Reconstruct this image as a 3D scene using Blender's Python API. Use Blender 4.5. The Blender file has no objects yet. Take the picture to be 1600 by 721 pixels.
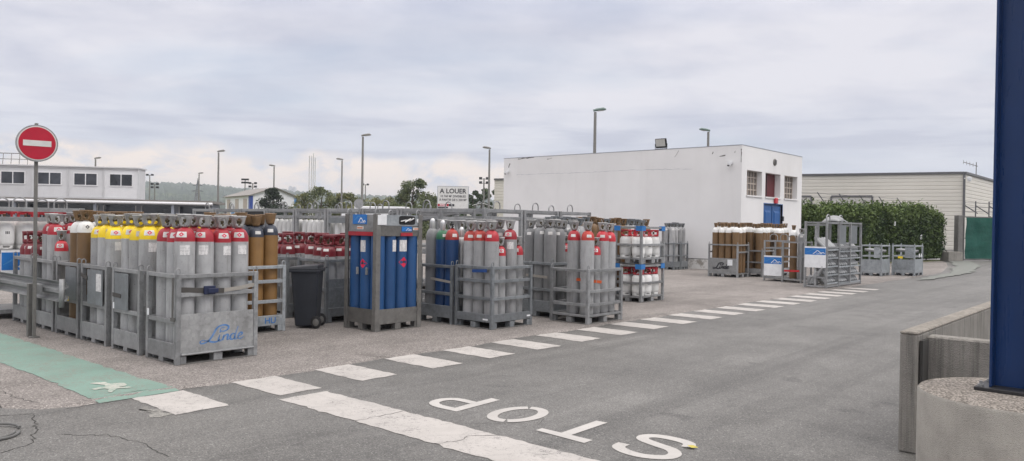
import bpy, math, random
from mathutils import Vector, Matrix
random.seed(7)
R=math.radians
sc=bpy.context.scene
COL=sc.collection
def lin(c): return tuple(((v/255)/12.92 if v/255<=.04045 else ((v/255+.055)/1.055)**2.4) for v in c)

# ------------------------------------------------------------------ camera
# X runs along the kerb (away to the right), Y across it (away to the left), Z up
CAM_H=1.67; F_PX=1214.0; ROLL=R(.92); PITCH=R(.44); HEAD=R(49.06)
def cam_axes():
    cp,sp=math.cos(PITCH),math.sin(PITCH)
    F=Vector((0,cp,-sp)); R0=Vector((1,0,0)); U0=Vector((0,sp,cp))
    cr,sr=math.cos(ROLL),math.sin(ROLL)
    r=R0*cr+U0*sr; u=U0*cr-R0*sr
    M=Matrix.Rotation(-HEAD,3,'Z')
    return M@r,M@u,M@F
RX,UX,FX=cam_axes()
cd=bpy.data.cameras.new('camera'); cam=bpy.data.objects.new('camera',cd); COL.objects.link(cam)
cd.sensor_width=36; cd.lens=36*F_PX/1600; cd.clip_start=.05; cd.clip_end=9000
cam.matrix_world=Matrix(((RX.x,UX.x,-FX.x,0),(RX.y,UX.y,-FX.y,0),(RX.z,UX.z,-FX.z,CAM_H),(0,0,0,1)))
sc.camera=cam
HR=Matrix.Rotation(-HEAD,3,'Z')@Vector((1,0,0)); HF=Matrix.Rotation(-HEAD,3,'Z')@Vector((0,1,0))
def site(bear,dist):
    """ground point seen in compass bearing `bear` (in 1/1214 of the forward distance) at forward distance dist"""
    v=HR*((bear-800)/F_PX*dist)+HF*dist
    return v.x,v.y

# ------------------------------------------------------------------ materials
class NT:
    def __init__(s,tree): s.t=tree; s.n=tree.nodes; s.l=tree.links
    def new(s,typ,**kw):
        n=s.n.new(typ)
        for k,v in kw.items():
            if k=='ins':
                for kk,vv in v.items():
                    if isinstance(vv,bpy.types.NodeSocket): s.l.new(vv,n.inputs[kk])
                    else: n.inputs[kk].default_value=vv
            else: setattr(n,k,v)
        return n
    def math(s,op,a,b=0.0,c=None,clamp=False):
        d={0:a,1:b}
        if c is not None: d[2]=c
        return s.new('ShaderNodeMath',operation=op,use_clamp=clamp,ins=d).outputs[0]
    def mix(s,f,a,b):
        n=s.new('ShaderNodeMix',data_type='RGBA')
        for i,v in ((0,f),(6,a),(7,b)):
            if isinstance(v,bpy.types.NodeSocket): s.l.new(v,n.inputs[i])
            else: n.inputs[i].default_value=(v if i==0 else (tuple(v)+(1,))[:4])
        return n.outputs[2]
    def noise(s,vec,scale,detail=4,rough=.55,dist=0):
        n=s.new('ShaderNodeTexNoise',ins={'Scale':scale,'Detail':detail,'Roughness':rough,'Distortion':dist})
        s.l.new(vec,n.inputs['Vector']); return n.outputs[0]
    def voro(s,vec,scale,feature='F1',out=0):
        n=s.new('ShaderNodeTexVoronoi',feature=feature,ins={'Scale':scale}); s.l.new(vec,n.inputs['Vector']); return n.outputs[out]
    def ramp(s,f,a,b,lo=0.,hi=1.):
        n=s.new('ShaderNodeMapRange',ins={0:f,1:a,2:b,3:lo,4:hi}); n.clamp=True; return n.outputs[0]
    def map(s,vec,sc=(1,1,1),loc=(0,0,0),rot=(0,0,0)):
        n=s.new('ShaderNodeMapping',ins={'Scale':sc,'Location':loc,'Rotation':rot}); s.l.new(vec,n.inputs[0]); return n.outputs[0]
def newmat(name,rough=.6,metal=0.,spec=.5):
    m=bpy.data.materials.new(name); m.use_nodes=True; t=NT(m.node_tree)
    b=t.n['Principled BSDF']; b.inputs['Roughness'].default_value=rough; b.inputs['Metallic'].default_value=metal
    b.inputs['Specular IOR Level'].default_value=spec
    return m,t,b
def bump(t,b,h,strength=.3,dist=.01):
    n=t.new('ShaderNodeBump',ins={'Strength':strength,'Distance':dist}); t.l.new(h,n.inputs['Height']); t.l.new(n.outputs[0],b.inputs['Normal'])
def objco(t):
    """object coordinates shifted per object, so copies do not repeat their wear"""
    tc=t.new('ShaderNodeTexCoord'); oi=t.new('ShaderNodeObjectInfo')
    sh=t.new('ShaderNodeVectorMath',operation='SCALE',ins={0:(13.7,7.3,5.1)}); t.l.new(oi.outputs['Random'],sh.inputs['Scale'])
    ad=t.new('ShaderNodeVectorMath',operation='ADD'); t.l.new(tc.outputs['Object'],ad.inputs[0]); t.l.new(sh.outputs[0],ad.inputs[1])
    return ad.outputs[0],oi.outputs['Random'],tc.outputs['Object']
def wpos(t): return t.new('ShaderNodeNewGeometry').outputs['Position']
def paint(name,c,rough=.5,metal=0.,var=.12,scale=6,dirt=.25,dcol=(.09,.08,.07),streak=True,spec=.4,rvar=.15):
    m,t,b=newmat(name,rough,metal,spec); v,rnd,_=objco(t)
    c=tuple(c)
    k=t.math('MULTIPLY_ADD',rnd,2*rvar,1-rvar)
    n1=t.noise(v,scale,5); lo=tuple(x*(1-var) for x in c); hi=tuple(min(1,x*(1+var)) for x in c)
    col=t.mix(t.ramp(n1,.3,.7),lo,hi)
    hs=t.new('ShaderNodeVectorMath',operation='SCALE'); t.l.new(col,hs.inputs[0]); t.l.new(k,hs.inputs['Scale']); col=hs.outputs[0]
    vs=t.map(v,(9,9,1.1) if streak else (5,5,5)); n2=t.noise(vs,1.6,6,.65)
    n3=t.noise(v,38,3,.6)
    d=t.math('MULTIPLY',t.ramp(n2,.5,.78),dirt)
    d=t.math('ADD',d,t.math('MULTIPLY',t.ramp(n3,.63,.72),dirt*.9),clamp=True)
    col=t.mix(d,col,dcol)
    t.l.new(col,b.inputs['Base Color'])
    t.l.new(t.ramp(n2,.3,.8,rough*.8,min(1,rough*1.3)),b.inputs['Roughness'])
    bump(t,b,n3,.06,.003)
    return m
def galv(name,c=(.36,.37,.385),rough=.5,metal=.35,rust=.12):
    m,t,b=newmat(name,rough,metal,.4); v,rnd,_=objco(t)
    sp=t.voro(v,28,'F1',1); bw=t.new('ShaderNodeRGBToBW'); t.l.new(sp,bw.inputs[0])
    f=t.math('MULTIPLY_ADD',bw.outputs[0],.25,t.math('MULTIPLY',t.noise(v,5,5,.6),.75))
    col=t.mix(t.ramp(f,.25,.75),tuple(x*.66 for x in c),tuple(x*1.22 for x in c))
    d=t.ramp(t.noise(t.map(v,(7,7,1.5)),1.7,6,.7),.52,.8,0,.45)
    col=t.mix(d,col,(.13,.13,.13))
    r=t.math('MULTIPLY',t.ramp(t.noise(v,14,5,.7),.66,.74),rust)
    col=t.mix(r,col,(.16,.085,.05))
    hs=t.new('ShaderNodeVectorMath',operation='SCALE'); t.l.new(col,hs.inputs[0]); t.l.new(t.math('MULTIPLY_ADD',rnd,.3,.85),hs.inputs['Scale'])
    t.l.new(hs.outputs[0],b.inputs['Base Color']); t.l.new(t.ramp(f,.3,.7,rough*.75,rough*1.25),b.inputs['Roughness'])
    bump(t,b,t.noise(v,60,2),.05,.002)
    return m
def simple(name,c,rough=.5,metal=0.,var=.08,scale=8):
    return paint(name,c,rough,metal,var,scale,.08,rvar=.05)
M={}
M['galv']=galv('galvanised_steel',(.285,.29,.292)); M['galv_dark']=galv('weathered_steel',(.165,.16,.15),.6,.25,.4); M['galv_blue']=galv('blue_grey_steel',(.205,.22,.23),.5,.3); M['guard']=galv('guard_steel',(.37,.37,.365),.5,.35,.1)
M['sheet']=galv('scuffed_sheet_steel',(.30,.303,.30),.5,.3,.3); M['galv_light']=galv('pale_galvanised_steel',(.33,.355,.37),.5,.3)
M['grey']=paint('grey_bottle_paint',(.345,.348,.35),.42,.0,.12,5,.5)
M['grey_dark']=paint('dull_grey_bottle_paint',(.20,.203,.205),.45,.0,.08,5,.32)
M['silver']=paint('silver_bottle_paint',(.58,.58,.57),.4,.0,.08,5,.18)
M['silver_grey']=paint('silver_grey_tube_paint',(.36,.37,.375),.4,.0,.1,5,.2)
M['alu']=paint('aluminium_bottle',(.58,.58,.57),.33,.65,.08,5,.1)
M['red']=paint('red_shoulder_paint',(.33,.022,.034),.45,0,.12,6,.16)
M['redorange']=paint('faded_red_shoulder_paint',(.40,.045,.035),.5,0,.3,8,.2)
M['redlight']=paint('bright_red_paint',(.46,.03,.042),.42,0,.14,6,.2)
M['yellow']=paint('yellow_shoulder_paint',(.80,.58,.02),.4,0,.06,6,.06)
M['brown']=paint('brown_bottle_paint',(.165,.098,.045),.45,0,.12,5,.16)
M['brown_warm']=paint('ochre_brown_bottle_paint',(.225,.125,.045),.45,0,.12,5,.16)
M['brown_cap']=paint('brown_guard_paint',(.19,.115,.055),.5,0,.2,12,.25)
M['white']=paint('white_bottle_paint',(.72,.72,.70),.4,0,.05,6,.1)
M['navy']=paint('navy_bottle_paint',(.018,.06,.17),.42,0,.1,6,.18,(.1,.1,.1))
M['slate']=paint('slate_shoulder_paint',(.035,.042,.06),.45,0,.15,6,.2,(.15,.14,.13))
M['green_sh']=paint('green_shoulder_paint',(.03,.14,.07),.45,0,.12,6,.12)
M['burg']=paint('burgundy_bottle_paint',(.16,.018,.025),.38,0,.12,6,.12)
M['blue']=paint('blue_bottle_paint',(.022,.078,.205),.42,0,.08,4,.14,(.02,.04,.08))
M['blue_logo']=simple('blue_logo_paint',(.02,.16,.48)); M['blue_br']=simple('blue_bracket_paint',(.03,.17,.45))
M['blue_fade']=paint('faded_blue_lettering',(.085,.19,.40),.6,0,.3,30,.55,(.3,.31,.31))
M['white_plate']=simple('white_plate',(.74,.75,.76),.45)
M['black']=simple('black_rubber',(.012,.012,.013),.6); M['dark']=simple('dark_metal',(.03,.03,.032),.5,.3)
M['valve']=simple('valve_brass',(.14,.115,.07),.4,.6)
M['orange']=simple('orange_plate',(.55,.16,.04)); M['strap_orange']=simple('orange_strap',(.6,.11,.03))
M['strap_dark']=simple('dark_webbing',(.07,.065,.06),.9); M['strap_grey']=simple('grey_webbing',(.3,.28,.25),.9)
M['strap_blue']=simple('blue_ratchet',(.02,.06,.2)); M['strap_navy']=simple('dark_navy_ratchet',(.015,.022,.06)); M['hosegrey']=simple('grey_hose',(.13,.13,.125),.6); M['strap_red']=simple('red_strap',(.5,.02,.03),.7)
M['hazred']=simple('hazard_red',(.62,.02,.07),.5)
M['colblue']=paint('column_blue_paint',(.005,.030,.115),.30,0,.1,2,.1,(.02,.03,.05))
M['doorblue']=simple('door_blue_paint',(.012,.085,.27),.4)
M['bin']=paint('charcoal_bin_plastic',(.022,.025,.032),.45,0,.1,6,.12,(.08,.08,.08))
M['mastgrey']=simple('lamp_post_grey',(.22,.215,.20),.5,.3); M['lampgreen']=simple('lamp_head_green',(.16,.22,.2),.5); M['glass_pale']=simple('lamp_glass',(.5,.5,.47),.2)
M['signred']=simple('sign_red',(.42,.008,.03),.35); M['signwhite']=simple('sign_white',(.62,.62,.60),.4)
M['txt']=simple('black_lettering',(.03,.03,.035)); M['txtwhite']=simple('white_lettering',(.8,.8,.8)); M['txtred']=simple('red_lettering',(.5,.03,.04))
M['beige']=simple('beige_door_panel',(.42,.36,.31)); M['deepblue']=simple('deep_blue_cladding',(.03,.07,.3)); M['skyblue']=simple('sky_blue_panel',(.05,.22,.5))
M['roofgrey']=paint('grey_roof_sheet',(.2,.185,.17),.7,0,.15,1,.2); M['cabin']=paint('pale_grey_cabin_panel',(.60,.60,.61),.55,0,.04,2,.08)
M['cabinlow']=paint('blue_grey_facade',(.27,.29,.33),.6,0,.08,1,.1)
M['frame_white']=simple('white_window_frame',(.72,.72,.73)); M['maroon']=simple('dark_red_panel',(.1,.012,.015),.5)
M['flagpole']=simple('white_pole',(.7,.7,.7)); M['leaf_yellow']=simple('yellow_leaf',(.5,.42,.06))
m,t,b=newmat('window_glass',.08,0,.6); v,_,_=objco(t)
t.l.new(t.mix(t.ramp(t.noise(v,.6,3),.4,.65),(.012,.014,.02),(.05,.055,.07)),b.inputs['Base Color']); M['glass']=m
M['glass_brown']=paint('dusty_brown_glass',(.17,.155,.14),.25,0,.35,3,.3)
M['sticker']=paint('grubby_white_sticker',(.60,.59,.57),.6,0,.12,14,.35)
# printed paper: rows of tiny grey print
m,t,b=newmat('printed_label',.6); v,_,o=objco(t)
sx=t.new('ShaderNodeSeparateXYZ'); t.l.new(o,sx.inputs[0])
ln=t.math('GREATER_THAN',t.math('SINE',t.math('MULTIPLY',sx.outputs[2],370.)),.25)
nz=t.ramp(t.noise(t.map(v,(60,60,14)),1,2),.45,.5)
t.l.new(t.mix(t.math('MULTIPLY',t.math('MULTIPLY',ln,nz),.55),(.70,.69,.68),(.12,.12,.13)),b.inputs['Base Color']); M['label']=m
# grounds
def ground_mat(name,c1,c2,spk,grain=150,spk_amt=.5,patch=.25):
    m,t,b=newmat(name,.9,0,.25); p=wpos(t)
    big=t.noise(p,.35,5,.6); mid=t.noise(p,2.2,5,.6); str_=t.noise(t.map(p,(.12,1.3,1)),1.,5,.6)
    f=t.math('ADD',t.math('MULTIPLY',big,.45),t.math('ADD',t.math('MULTIPLY',mid,.25),t.math('MULTIPLY',str_,.3)))
    col=t.mix(t.ramp(f,.39,.61),c1,c2)
    if 'asphalt' in name:
        tr=t.noise(t.map(p,(.05,2.1,1)),1.,4,.55); col=t.mix(t.ramp(tr,.52,.66,0,.45),col,tuple(x*.62 for x in c1))
        oil=t.ramp(t.noise(p,1.9,3,.5,.3),.66,.72,0,.45); col=t.mix(oil,col,(.045,.043,.042))
        pat=t.ramp(t.noise(p,.14,2,.4),.5,.53,0,.22); col=t.mix(pat,col,c1)
    g=t.voro(p,grain,'F1',1); bw=t.new('ShaderNodeRGBToBW'); t.l.new(g,bw.inputs[0])
    g2=t.noise(p,grain*.45,3,.7)
    gg=t.math('ADD',t.math('MULTIPLY',bw.outputs[0],.55),t.math('MULTIPLY',g2,.45))
    k=t.ramp(gg,.2,.8,1-spk_amt,1+spk_amt)
    hs=t.new('ShaderNodeVectorMath',operation='SCALE'); t.l.new(col,hs.inputs[0]); t.l.new(k,hs.inputs['Scale'])
    col=t.mix(t.math('MULTIPLY',t.ramp(bw.outputs[0],.80,.95),.5),hs.outputs[0],spk)
    st=t.ramp(t.noise(p,.9,6,.7,.6),.58,.72,0,patch)
    col=t.mix(st,col,tuple(x*.45 for x in c1))
    t.l.new(col,b.inputs['Base Color']); bump(t,b,gg,.5,.006)
    if 'asphalt' in name: b.inputs['Roughness'].default_value=.66; b.inputs['Specular IOR Level'].default_value=.45
    return m,t,b,col,p
M['road']=ground_mat('worn_asphalt',(.092,.089,.083),(.165,.16,.15),(.36,.35,.33),110,.55,.42)[0]
M['yard']=ground_mat('pink_aggregate_paving',(.158,.144,.134),(.255,.233,.217),(.5,.46,.43),80,.55,.45)[0]
M['field']=ground_mat('dry_grass_field',(.10,.12,.05),(.2,.19,.08),(.2,.2,.1),3,.3,.2)[0]
def road_paint(name,c,base,thr=.56,crack=.5):
    m,t,b=newmat(name,.75,0,.3); p=wpos(t)
    w=t.noise(p,26,6,.72); w2=t.noise(p,3.,4,.6); w3=t.noise(p,130,2,.6)
    f=t.math('ADD',t.math('MULTIPLY',w,.42),t.math('ADD',t.math('MULTIPLY',w2,.23),t.math('MULTIPLY',w3,.35)))
    wear=t.ramp(f,thr,thr+.045,0,.8)
    ed=t.voro(t.map(p,(1,1,1)),1.15,'DISTANCE_TO_EDGE'); 
    ed2=t.math('ADD',ed,t.math('MULTIPLY',t.math('SUBTRACT',w,.5),.12))
    wear=t.math('MAXIMUM',wear,t.ramp(t.math('ABSOLUTE',ed2),.0,.007,crack*.7,0))
    dirt=t.ramp(t.noise(p,1.4,6,.7),.36,.72,0,.5)
    col=t.mix(dirt,c,tuple(x*.62 for x in c)); col=t.mix(wear,col,base)
    t.l.new(col,b.inputs['Base Color']); bump(t,b,t.math('ADD',w3,w),.3,.005)
    return m
M['paint']=road_paint('worn_white_road_paint',(.45,.425,.40),(.14,.135,.13),.535)
M['paint_letter']=road_paint('white_road_lettering_paint',(.48,.46,.435),(.14,.135,.13),.58,.35)
M['paint_old']=road_paint('faded_road_paint',(.33,.32,.29),(.12,.115,.11),.48,.4)
M['paint_green']=road_paint('green_path_paint',(.185,.285,.24),(.2,.18,.16),.515,.35)
M['paint_green_faint']=road_paint('faded_green_path_paint',(.20,.235,.205),(.165,.16,.148),.44,.1)
M['paint_icon']=road_paint('worn_white_icon_paint',(.46,.45,.40),(.2,.29,.24),.485,.35)
m,t,b=newmat('crack_filler',.95); b.inputs['Base Color'].default_value=(.04,.038,.035,1); M['crack']=m
# concrete: streaked with rain wash
def concrete(name,c,streak=.6,grain=40):
    m,t,b=newmat(name,.9,0,.2); tc=t.new('ShaderNodeTexCoord'); v=tc.outputs['Object']
    a=t.noise(v,2.2,6,.65); g=t.noise(v,grain,4,.7); s=t.noise(t.map(v,(24,24,.7)),1.,7,.72); g3=t.voro(v,grain*1.6,'F1',0)
    col=t.mix(t.ramp(a,.3,.7),tuple(x*.72 for x in c),tuple(x*1.15 for x in c))
    col=t.mix(t.ramp(s,.48,.7,0,streak),col,(.055,.053,.048))
    col=t.mix(t.ramp(g,.55,.72,0,.55),col,tuple(x*.35 for x in c))
    t.l.new(col,b.inputs['Base Color']); bump(t,b,t.math('ADD',g,g3),.55,.012); return m
M['conc']=concrete('weathered_concrete',(.285,.27,.245),.65,90); M['conc_pale']=concrete('pale_rough_concrete',(.37,.35,.315),.08,130)
M['conc_top']=concrete('mossy_exposed_aggregate',(.30,.275,.24),.6,60)
m,t,b=newmat('exposed_aggregate_top',.95,0,.2); tc=t.new('ShaderNodeTexCoord'); v=tc.outputs['Object']
ch=t.voro(t.map(v,(1,1,1)),70,'F1',0); cc=t.voro(v,70,'F1',1); bw=t.new('ShaderNodeRGBToBW'); t.l.new(cc,bw.inputs[0])
col=t.mix(bw.outputs[0],(.17,.15,.13),(.5,.45,.40)); col=t.mix(t.ramp(t.noise(v,18,5,.7),.55,.72,0,.7),col,(.09,.085,.07)); col=t.mix(t.ramp(ch,.45,.75,0,.7),col,(.08,.075,.065))
t.l.new(col,b.inputs['Base Color']); bump(t,b,t.math('SUBTRACT',1.,ch),.9,.02); M['aggregate']=m
# white render with hairline stains
m,t,b=newmat('white_wall_render',.85,0,.25); p=wpos(t)
a=t.noise(p,.5,6,.6); f=t.noise(p,9,5,.65); s=t.noise(t.map(p,(1.6,1.6,.12)),1.,5,.6)
col=t.mix(t.ramp(a,.35,.7),(.70,.695,.69),(.77,.765,.76)); col=t.mix(t.ramp(s,.52,.75,0,.13),col,(.45,.43,.41)); col=t.mix(t.ramp(f,.62,.7,0,.12),col,(.5,.49,.47))
t.l.new(col,b.inputs['Base Color']); bump(t,b,t.noise(p,35,4),.12,.008); M['render']=m
m,t,b=newmat('peeling_plinth_render',.9,0,.2); p=wpos(t)
col=t.mix(t.ramp(t.noise(p,2.5,6,.7),.5,.6),(.66,.65,.63),(.33,.31,.28)); t.l.new(col,b.inputs['Base Color']); M['plinth']=m
# profiled cladding
m,t,b=newmat('cream_profiled_cladding',.5,.0,.35); p=wpos(t); sx=t.new('ShaderNodeSeparateXYZ'); t.l.new(p,sx.inputs[0])
col=t.mix(t.ramp(t.noise(p,.25,4),.3,.7),(.60,.575,.515),(.68,.65,.585)); t.l.new(col,b.inputs['Base Color']); M['clad']=m
M['clad_trim']=simple('dark_roof_trim',(.11,.11,.115)); M['clad_door']=simple('cream_roller_door',(.55,.53,.49))
m,t,b=newmat('green_mesh_screen',.8,0,.2); p=wpos(t)
col=t.mix(t.ramp(t.noise(t.map(p,(.6,.6,2.4)),1.,5,.6),.35,.7),(.012,.065,.05),(.022,.10,.078)); t.l.new(col,b.inputs['Base Color']); bump(t,b,t.noise(p,2.5,4),.6,.08); M['mesh_green']=m
# foliage
def foliage(name,a,bc,scale=1.2):
    m,t,b=newmat(name,.65,0,.3); p=wpos(t)
    at=t.new('ShaderNodeAttribute',attribute_name='tint'); n=t.noise(p,scale,3)
    f=t.math('ADD',t.math('MULTIPLY',at.outputs['Fac'],.6),t.math('MULTIPLY',n,.4))
    t.l.new(t.mix(t.ramp(f,.2,.8),a,bc),b.inputs['Base Color'])
    return m
M['hedge']=foliage('hedge_leaves',(.020,.042,.014),(.15,.21,.055)); M['leaf']=foliage('olive_tree_leaves',(.06,.085,.035),(.17,.19,.085),.4)
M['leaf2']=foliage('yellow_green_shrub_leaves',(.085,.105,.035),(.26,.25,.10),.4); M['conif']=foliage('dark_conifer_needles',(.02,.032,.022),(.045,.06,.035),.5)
M['leafdark']=foliage('dark_tree_leaves',(.025,.045,.02),(.09,.12,.055),.4); M['bark']=simple('bark',(.07,.055,.04),.9)
m,t,b=newmat('wooded_hill',.95,0,.1); p=wpos(t)
a=t.noise(p,.012,6,.65); c=t.noise(p,.07,4,.6)
col=t.mix(t.ramp(c,.35,.65),(.016,.03,.014),(.06,.08,.035)); col=t.mix(t.ramp(a,.58,.66,0,.7),col,(.13,.15,.07)); t.l.new(col,b.inputs['Base Color']); M['hill']=m

# ------------------------------------------------------------------ mesh building
class MB:
    def __init__(s): s.v=[]; s.f=[]; s.m=[]; s.sm=[]
    def add(s,vs,fs,m=0,smooth=False):
        o=len(s.v); s.v+= [tuple(x) for x in vs]
        for f in fs: s.f.append([i+o for i in f]); s.m.append(m); s.sm.append(smooth)
        return s
    def box(s,x0,x1,y0,y1,z0,z1,m=0):
        if x0>x1:x0,x1=x1,x0
        if y0>y1:y0,y1=y1,y0
        if z0>z1:z0,z1=z1,z0
        return s.add([(x0,y0,z0),(x1,y0,z0),(x1,y1,z0),(x0,y1,z0),(x0,y0,z1),(x1,y0,z1),(x1,y1,z1),(x0,y1,z1)],
          [(3,2,1,0),(4,5,6,7),(0,1,5,4),(1,2,6,5),(2,3,7,6),(3,0,4,7)],m)
    def obox(s,c,sz,rot,m=0):
        c=Vector(c); vs=[c+rot@Vector((a*sz[0]/2,b_*sz[1]/2,d*sz[2]/2)) for d in(-1,1) for a,b_ in((-1,-1),(1,-1),(1,1),(-1,1))]
        return s.add(vs,[(3,2,1,0),(4,5,6,7),(0,1,5,4),(1,2,6,5),(2,3,7,6),(3,0,4,7)],m)
    def bar(s,a,b,w,h,m=0,up=(0,0,1)):
        a=Vector(a);b=Vector(b);d=(b-a); L=d.length; d.normalize(); up=Vector(up)
        if abs(d.dot(up))>.98: up=Vector((1,0,0))
        sd=d.cross(up).normalized(); u=sd.cross(d)
        rot=Matrix((d,sd,u)).transposed()
        return s.obox((a+b)/2,(L,w,h),rot,m)
    def tube(s,pts,r,seg=8,m=0,caps=True,closed=False):
        pts=[Vector(p) for p in pts]; n=len(pts); rs=r if isinstance(r,(list,tuple)) else [r]*n
        vs=[];prev=None
        for i,p in enumerate(pts):
            d=(pts[(i+1)%n]-pts[i-1]) if closed else (pts[min(i+1,n-1)]-pts[max(i-1,0)])
            d.normalize()
            if prev is None:
                a=Vector((0,0,1)) if abs(d.z)<.9 else Vector((1,0,0)); x=d.cross(a).normalized()
            else: x=(prev-d*prev.dot(d)).normalized()
            prev=x; y=d.cross(x)
            vs+=[p+(x*math.cos(2*math.pi*k/seg)+y*math.sin(2*math.pi*k/seg))*rs[i] for k in range(seg)]
        fs=[]
        for i in range(n if closed else n-1):
            j=(i+1)%n
            for k in range(seg): fs.append((i*seg+k,i*seg+(k+1)%seg,j*seg+(k+1)%seg,j*seg+k))
        s.add(vs,fs,m,True)
        if caps and not closed:
            s.add(vs[:seg],[tuple(reversed(range(seg)))],m); s.add(vs[-seg:],[tuple(range(seg))],m)
        return s
    def lathe(s,prof,seg=20,ms=None,c=(0,0,0),smooth=True):
        vs=[];fs=[]
        for r,z in prof: vs+=[(c[0]+r*math.cos(2*math.pi*k/seg),c[1]+r*math.sin(2*math.pi*k/seg),c[2]+z) for k in range(seg)]
        for i in range(len(prof)-1):
            ff=[(i*seg+k,i*seg+(k+1)%seg,(i+1)*seg+(k+1)%seg,(i+1)*seg+k) for k in range(seg)]
            fs.append((ff,ms[i] if ms else 0))
        o=len(s.v); s.v+=vs
        for ff,mm in fs:
            for f in ff: s.f.append([q+o for q in f]); s.m.append(mm); s.sm.append(smooth)
        return s
    def grid(s,fn,nu,nv,m=0,smooth=True,skip=None):
        vs=[fn(i/nu,j/nv) for j in range(nv+1) for i in range(nu+1)]
        fs=[(j*(nu+1)+i,j*(nu+1)+i+1,(j+1)*(nu+1)+i+1,(j+1)*(nu+1)+i) for j in range(nv) for i in range(nu) if not(skip and skip(i,j))]
        return s.add(vs,fs,m,smooth)
    def poly(s,pts,m=0): return s.add(pts,[tuple(range(len(pts)))],m)
    def prism(s,pts,z0,z1,m=0):
        n=len(pts); vs=[(x,y,z0) for x,y in pts]+[(x,y,z1) for x,y in pts]
        return s.add(vs,[tuple(reversed(range(n))),tuple(range(n,2*n))]+[(i,(i+1)%n,n+(i+1)%n,n+i) for i in range(n)],m)
    def xform(s,mat):
        s.v=[tuple(mat@Vector(p)) for p in s.v]; return s
    def build(s,name,mats,parent=None,bevel=0,solid=0,loc=None):
        me=bpy.data.meshes.new(name); me.from_pydata(s.v,[],s.f)
        if not isinstance(mats,(list,tuple)): mats=[mats]
        for x in mats: me.materials.append(x)
        me.polygons.foreach_set('material_index',s.m); me.polygons.foreach_set('use_smooth',s.sm)
        me.update()
        if any(s.sm): me.set_sharp_from_angle(angle=R(38))
        o=bpy.data.objects.new(name,me); COL.objects.link(o)
        if parent: o.parent=parent
        if loc: o.location=loc
        if solid: md=o.modifiers.new('thickness','SOLIDIFY'); md.thickness=solid; md.offset=0
        if bevel: md=o.modifiers.new('edges','BEVEL'); md.width=bevel; md.segments=1; md.limit_method='ANGLE'
        return o
def ribbon(mb,pts,ws,place,m=0):
    """flat variable-width stroke; place(u,v) maps the 2D stroke to 3D"""
    L=[];Rr=[]
    n=len(pts)
    for i,(x,y) in enumerate(pts):
        a=pts[max(i-1,0)];b=pts[min(i+1,n-1)]; dx,dy=b[0]-a[0],b[1]-a[1]; d=math.hypot(dx,dy) or 1
        w=(ws[i] if isinstance(ws,(list,tuple)) else ws)/2
        L.append(place(x-dy/d*w,y+dx/d*w)); Rr.append(place(x+dy/d*w,y-dx/d*w))
    mb.add(L+Rr,[(i,n+i,n+i+1,i+1) for i in range(n-1)],m)
def smooth_path(pts,k=8):
    out=[]
    P=[pts[0]]+list(pts)+[pts[-1]]
    for i in range(1,len(P)-2):
        p0,p1,p2,p3=P[i-1:i+3]
        for j in range(k):
            t=j/k
            out.append(tuple(.5*((2*p1[q])+(-p0[q]+p2[q])*t+(2*p0[q]-5*p1[q]+4*p2[q]-p3[q])*t*t+(-p0[q]+3*p1[q]-3*p2[q]+p3[q])*t**3) for q in range(len(p1))))
    out.append(tuple(pts[-1])); return out
def text_obj(txt,size,name,mat,parent,origin,ux,uy,depth=.0,align='CENTER',sx=1.0,bold=0):
    cu=bpy.data.curves.new(name,'FONT'); cu.body=txt; cu.size=size; cu.align_x=align; cu.align_y='CENTER'; cu.extrude=depth; cu.resolution_u=3; cu.offset=bold
    tmp=bpy.data.objects.new(name,cu); COL.objects.link(tmp)
    dg=bpy.context.evaluated_depsgraph_get(); me=bpy.data.meshes.new_from_object(tmp.evaluated_get(dg))
    bpy.data.objects.remove(tmp); bpy.data.curves.remove(cu)
    ux=Vector(ux).normalized(); uy=Vector(uy).normalized(); uz=ux.cross(uy); o=Vector(origin)
    for v in me.vertices: v.co=o+ux*v.co.x*sx+uy*v.co.y+uz*v.co.z
    me.materials.clear(); me.materials.append(mat)
    ob=bpy.data.objects.new(name,me); COL.objects.link(ob)
    if parent: ob.parent=parent
    return ob
def thing(name,label,cat,loc=(0,0,0),rz=0,group=None):
    o=bpy.data.objects.new(name,None); COL.objects.link(o); o.empty_display_size=.1
    o.location=loc; o.rotation_euler=(0,0,rz); tag(o,label,cat,group); return o
def tag(o,label,cat,group=None):
    o['label']=label; o['category']=cat
    if group: o['group']=group
    return o
def struct(o,kind='structure'): o['kind']=kind; return o
def dup(root,loc,rz,label,group=None):
    r=root.copy(); COL.objects.link(r); r.location=loc; r.rotation_euler=(0,0,rz); r['label']=label
    if group: r['group']=group
    for ch in list(root.children):
        c=ch.copy(); COL.objects.link(c); c.parent=r
        for g in list(ch.children):
            d=g.copy(); COL.objects.link(d); d.parent=c
    return r
ORD=['first','second','third','fourth','fifth','sixth','seventh','eighth','ninth','tenth']

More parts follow.
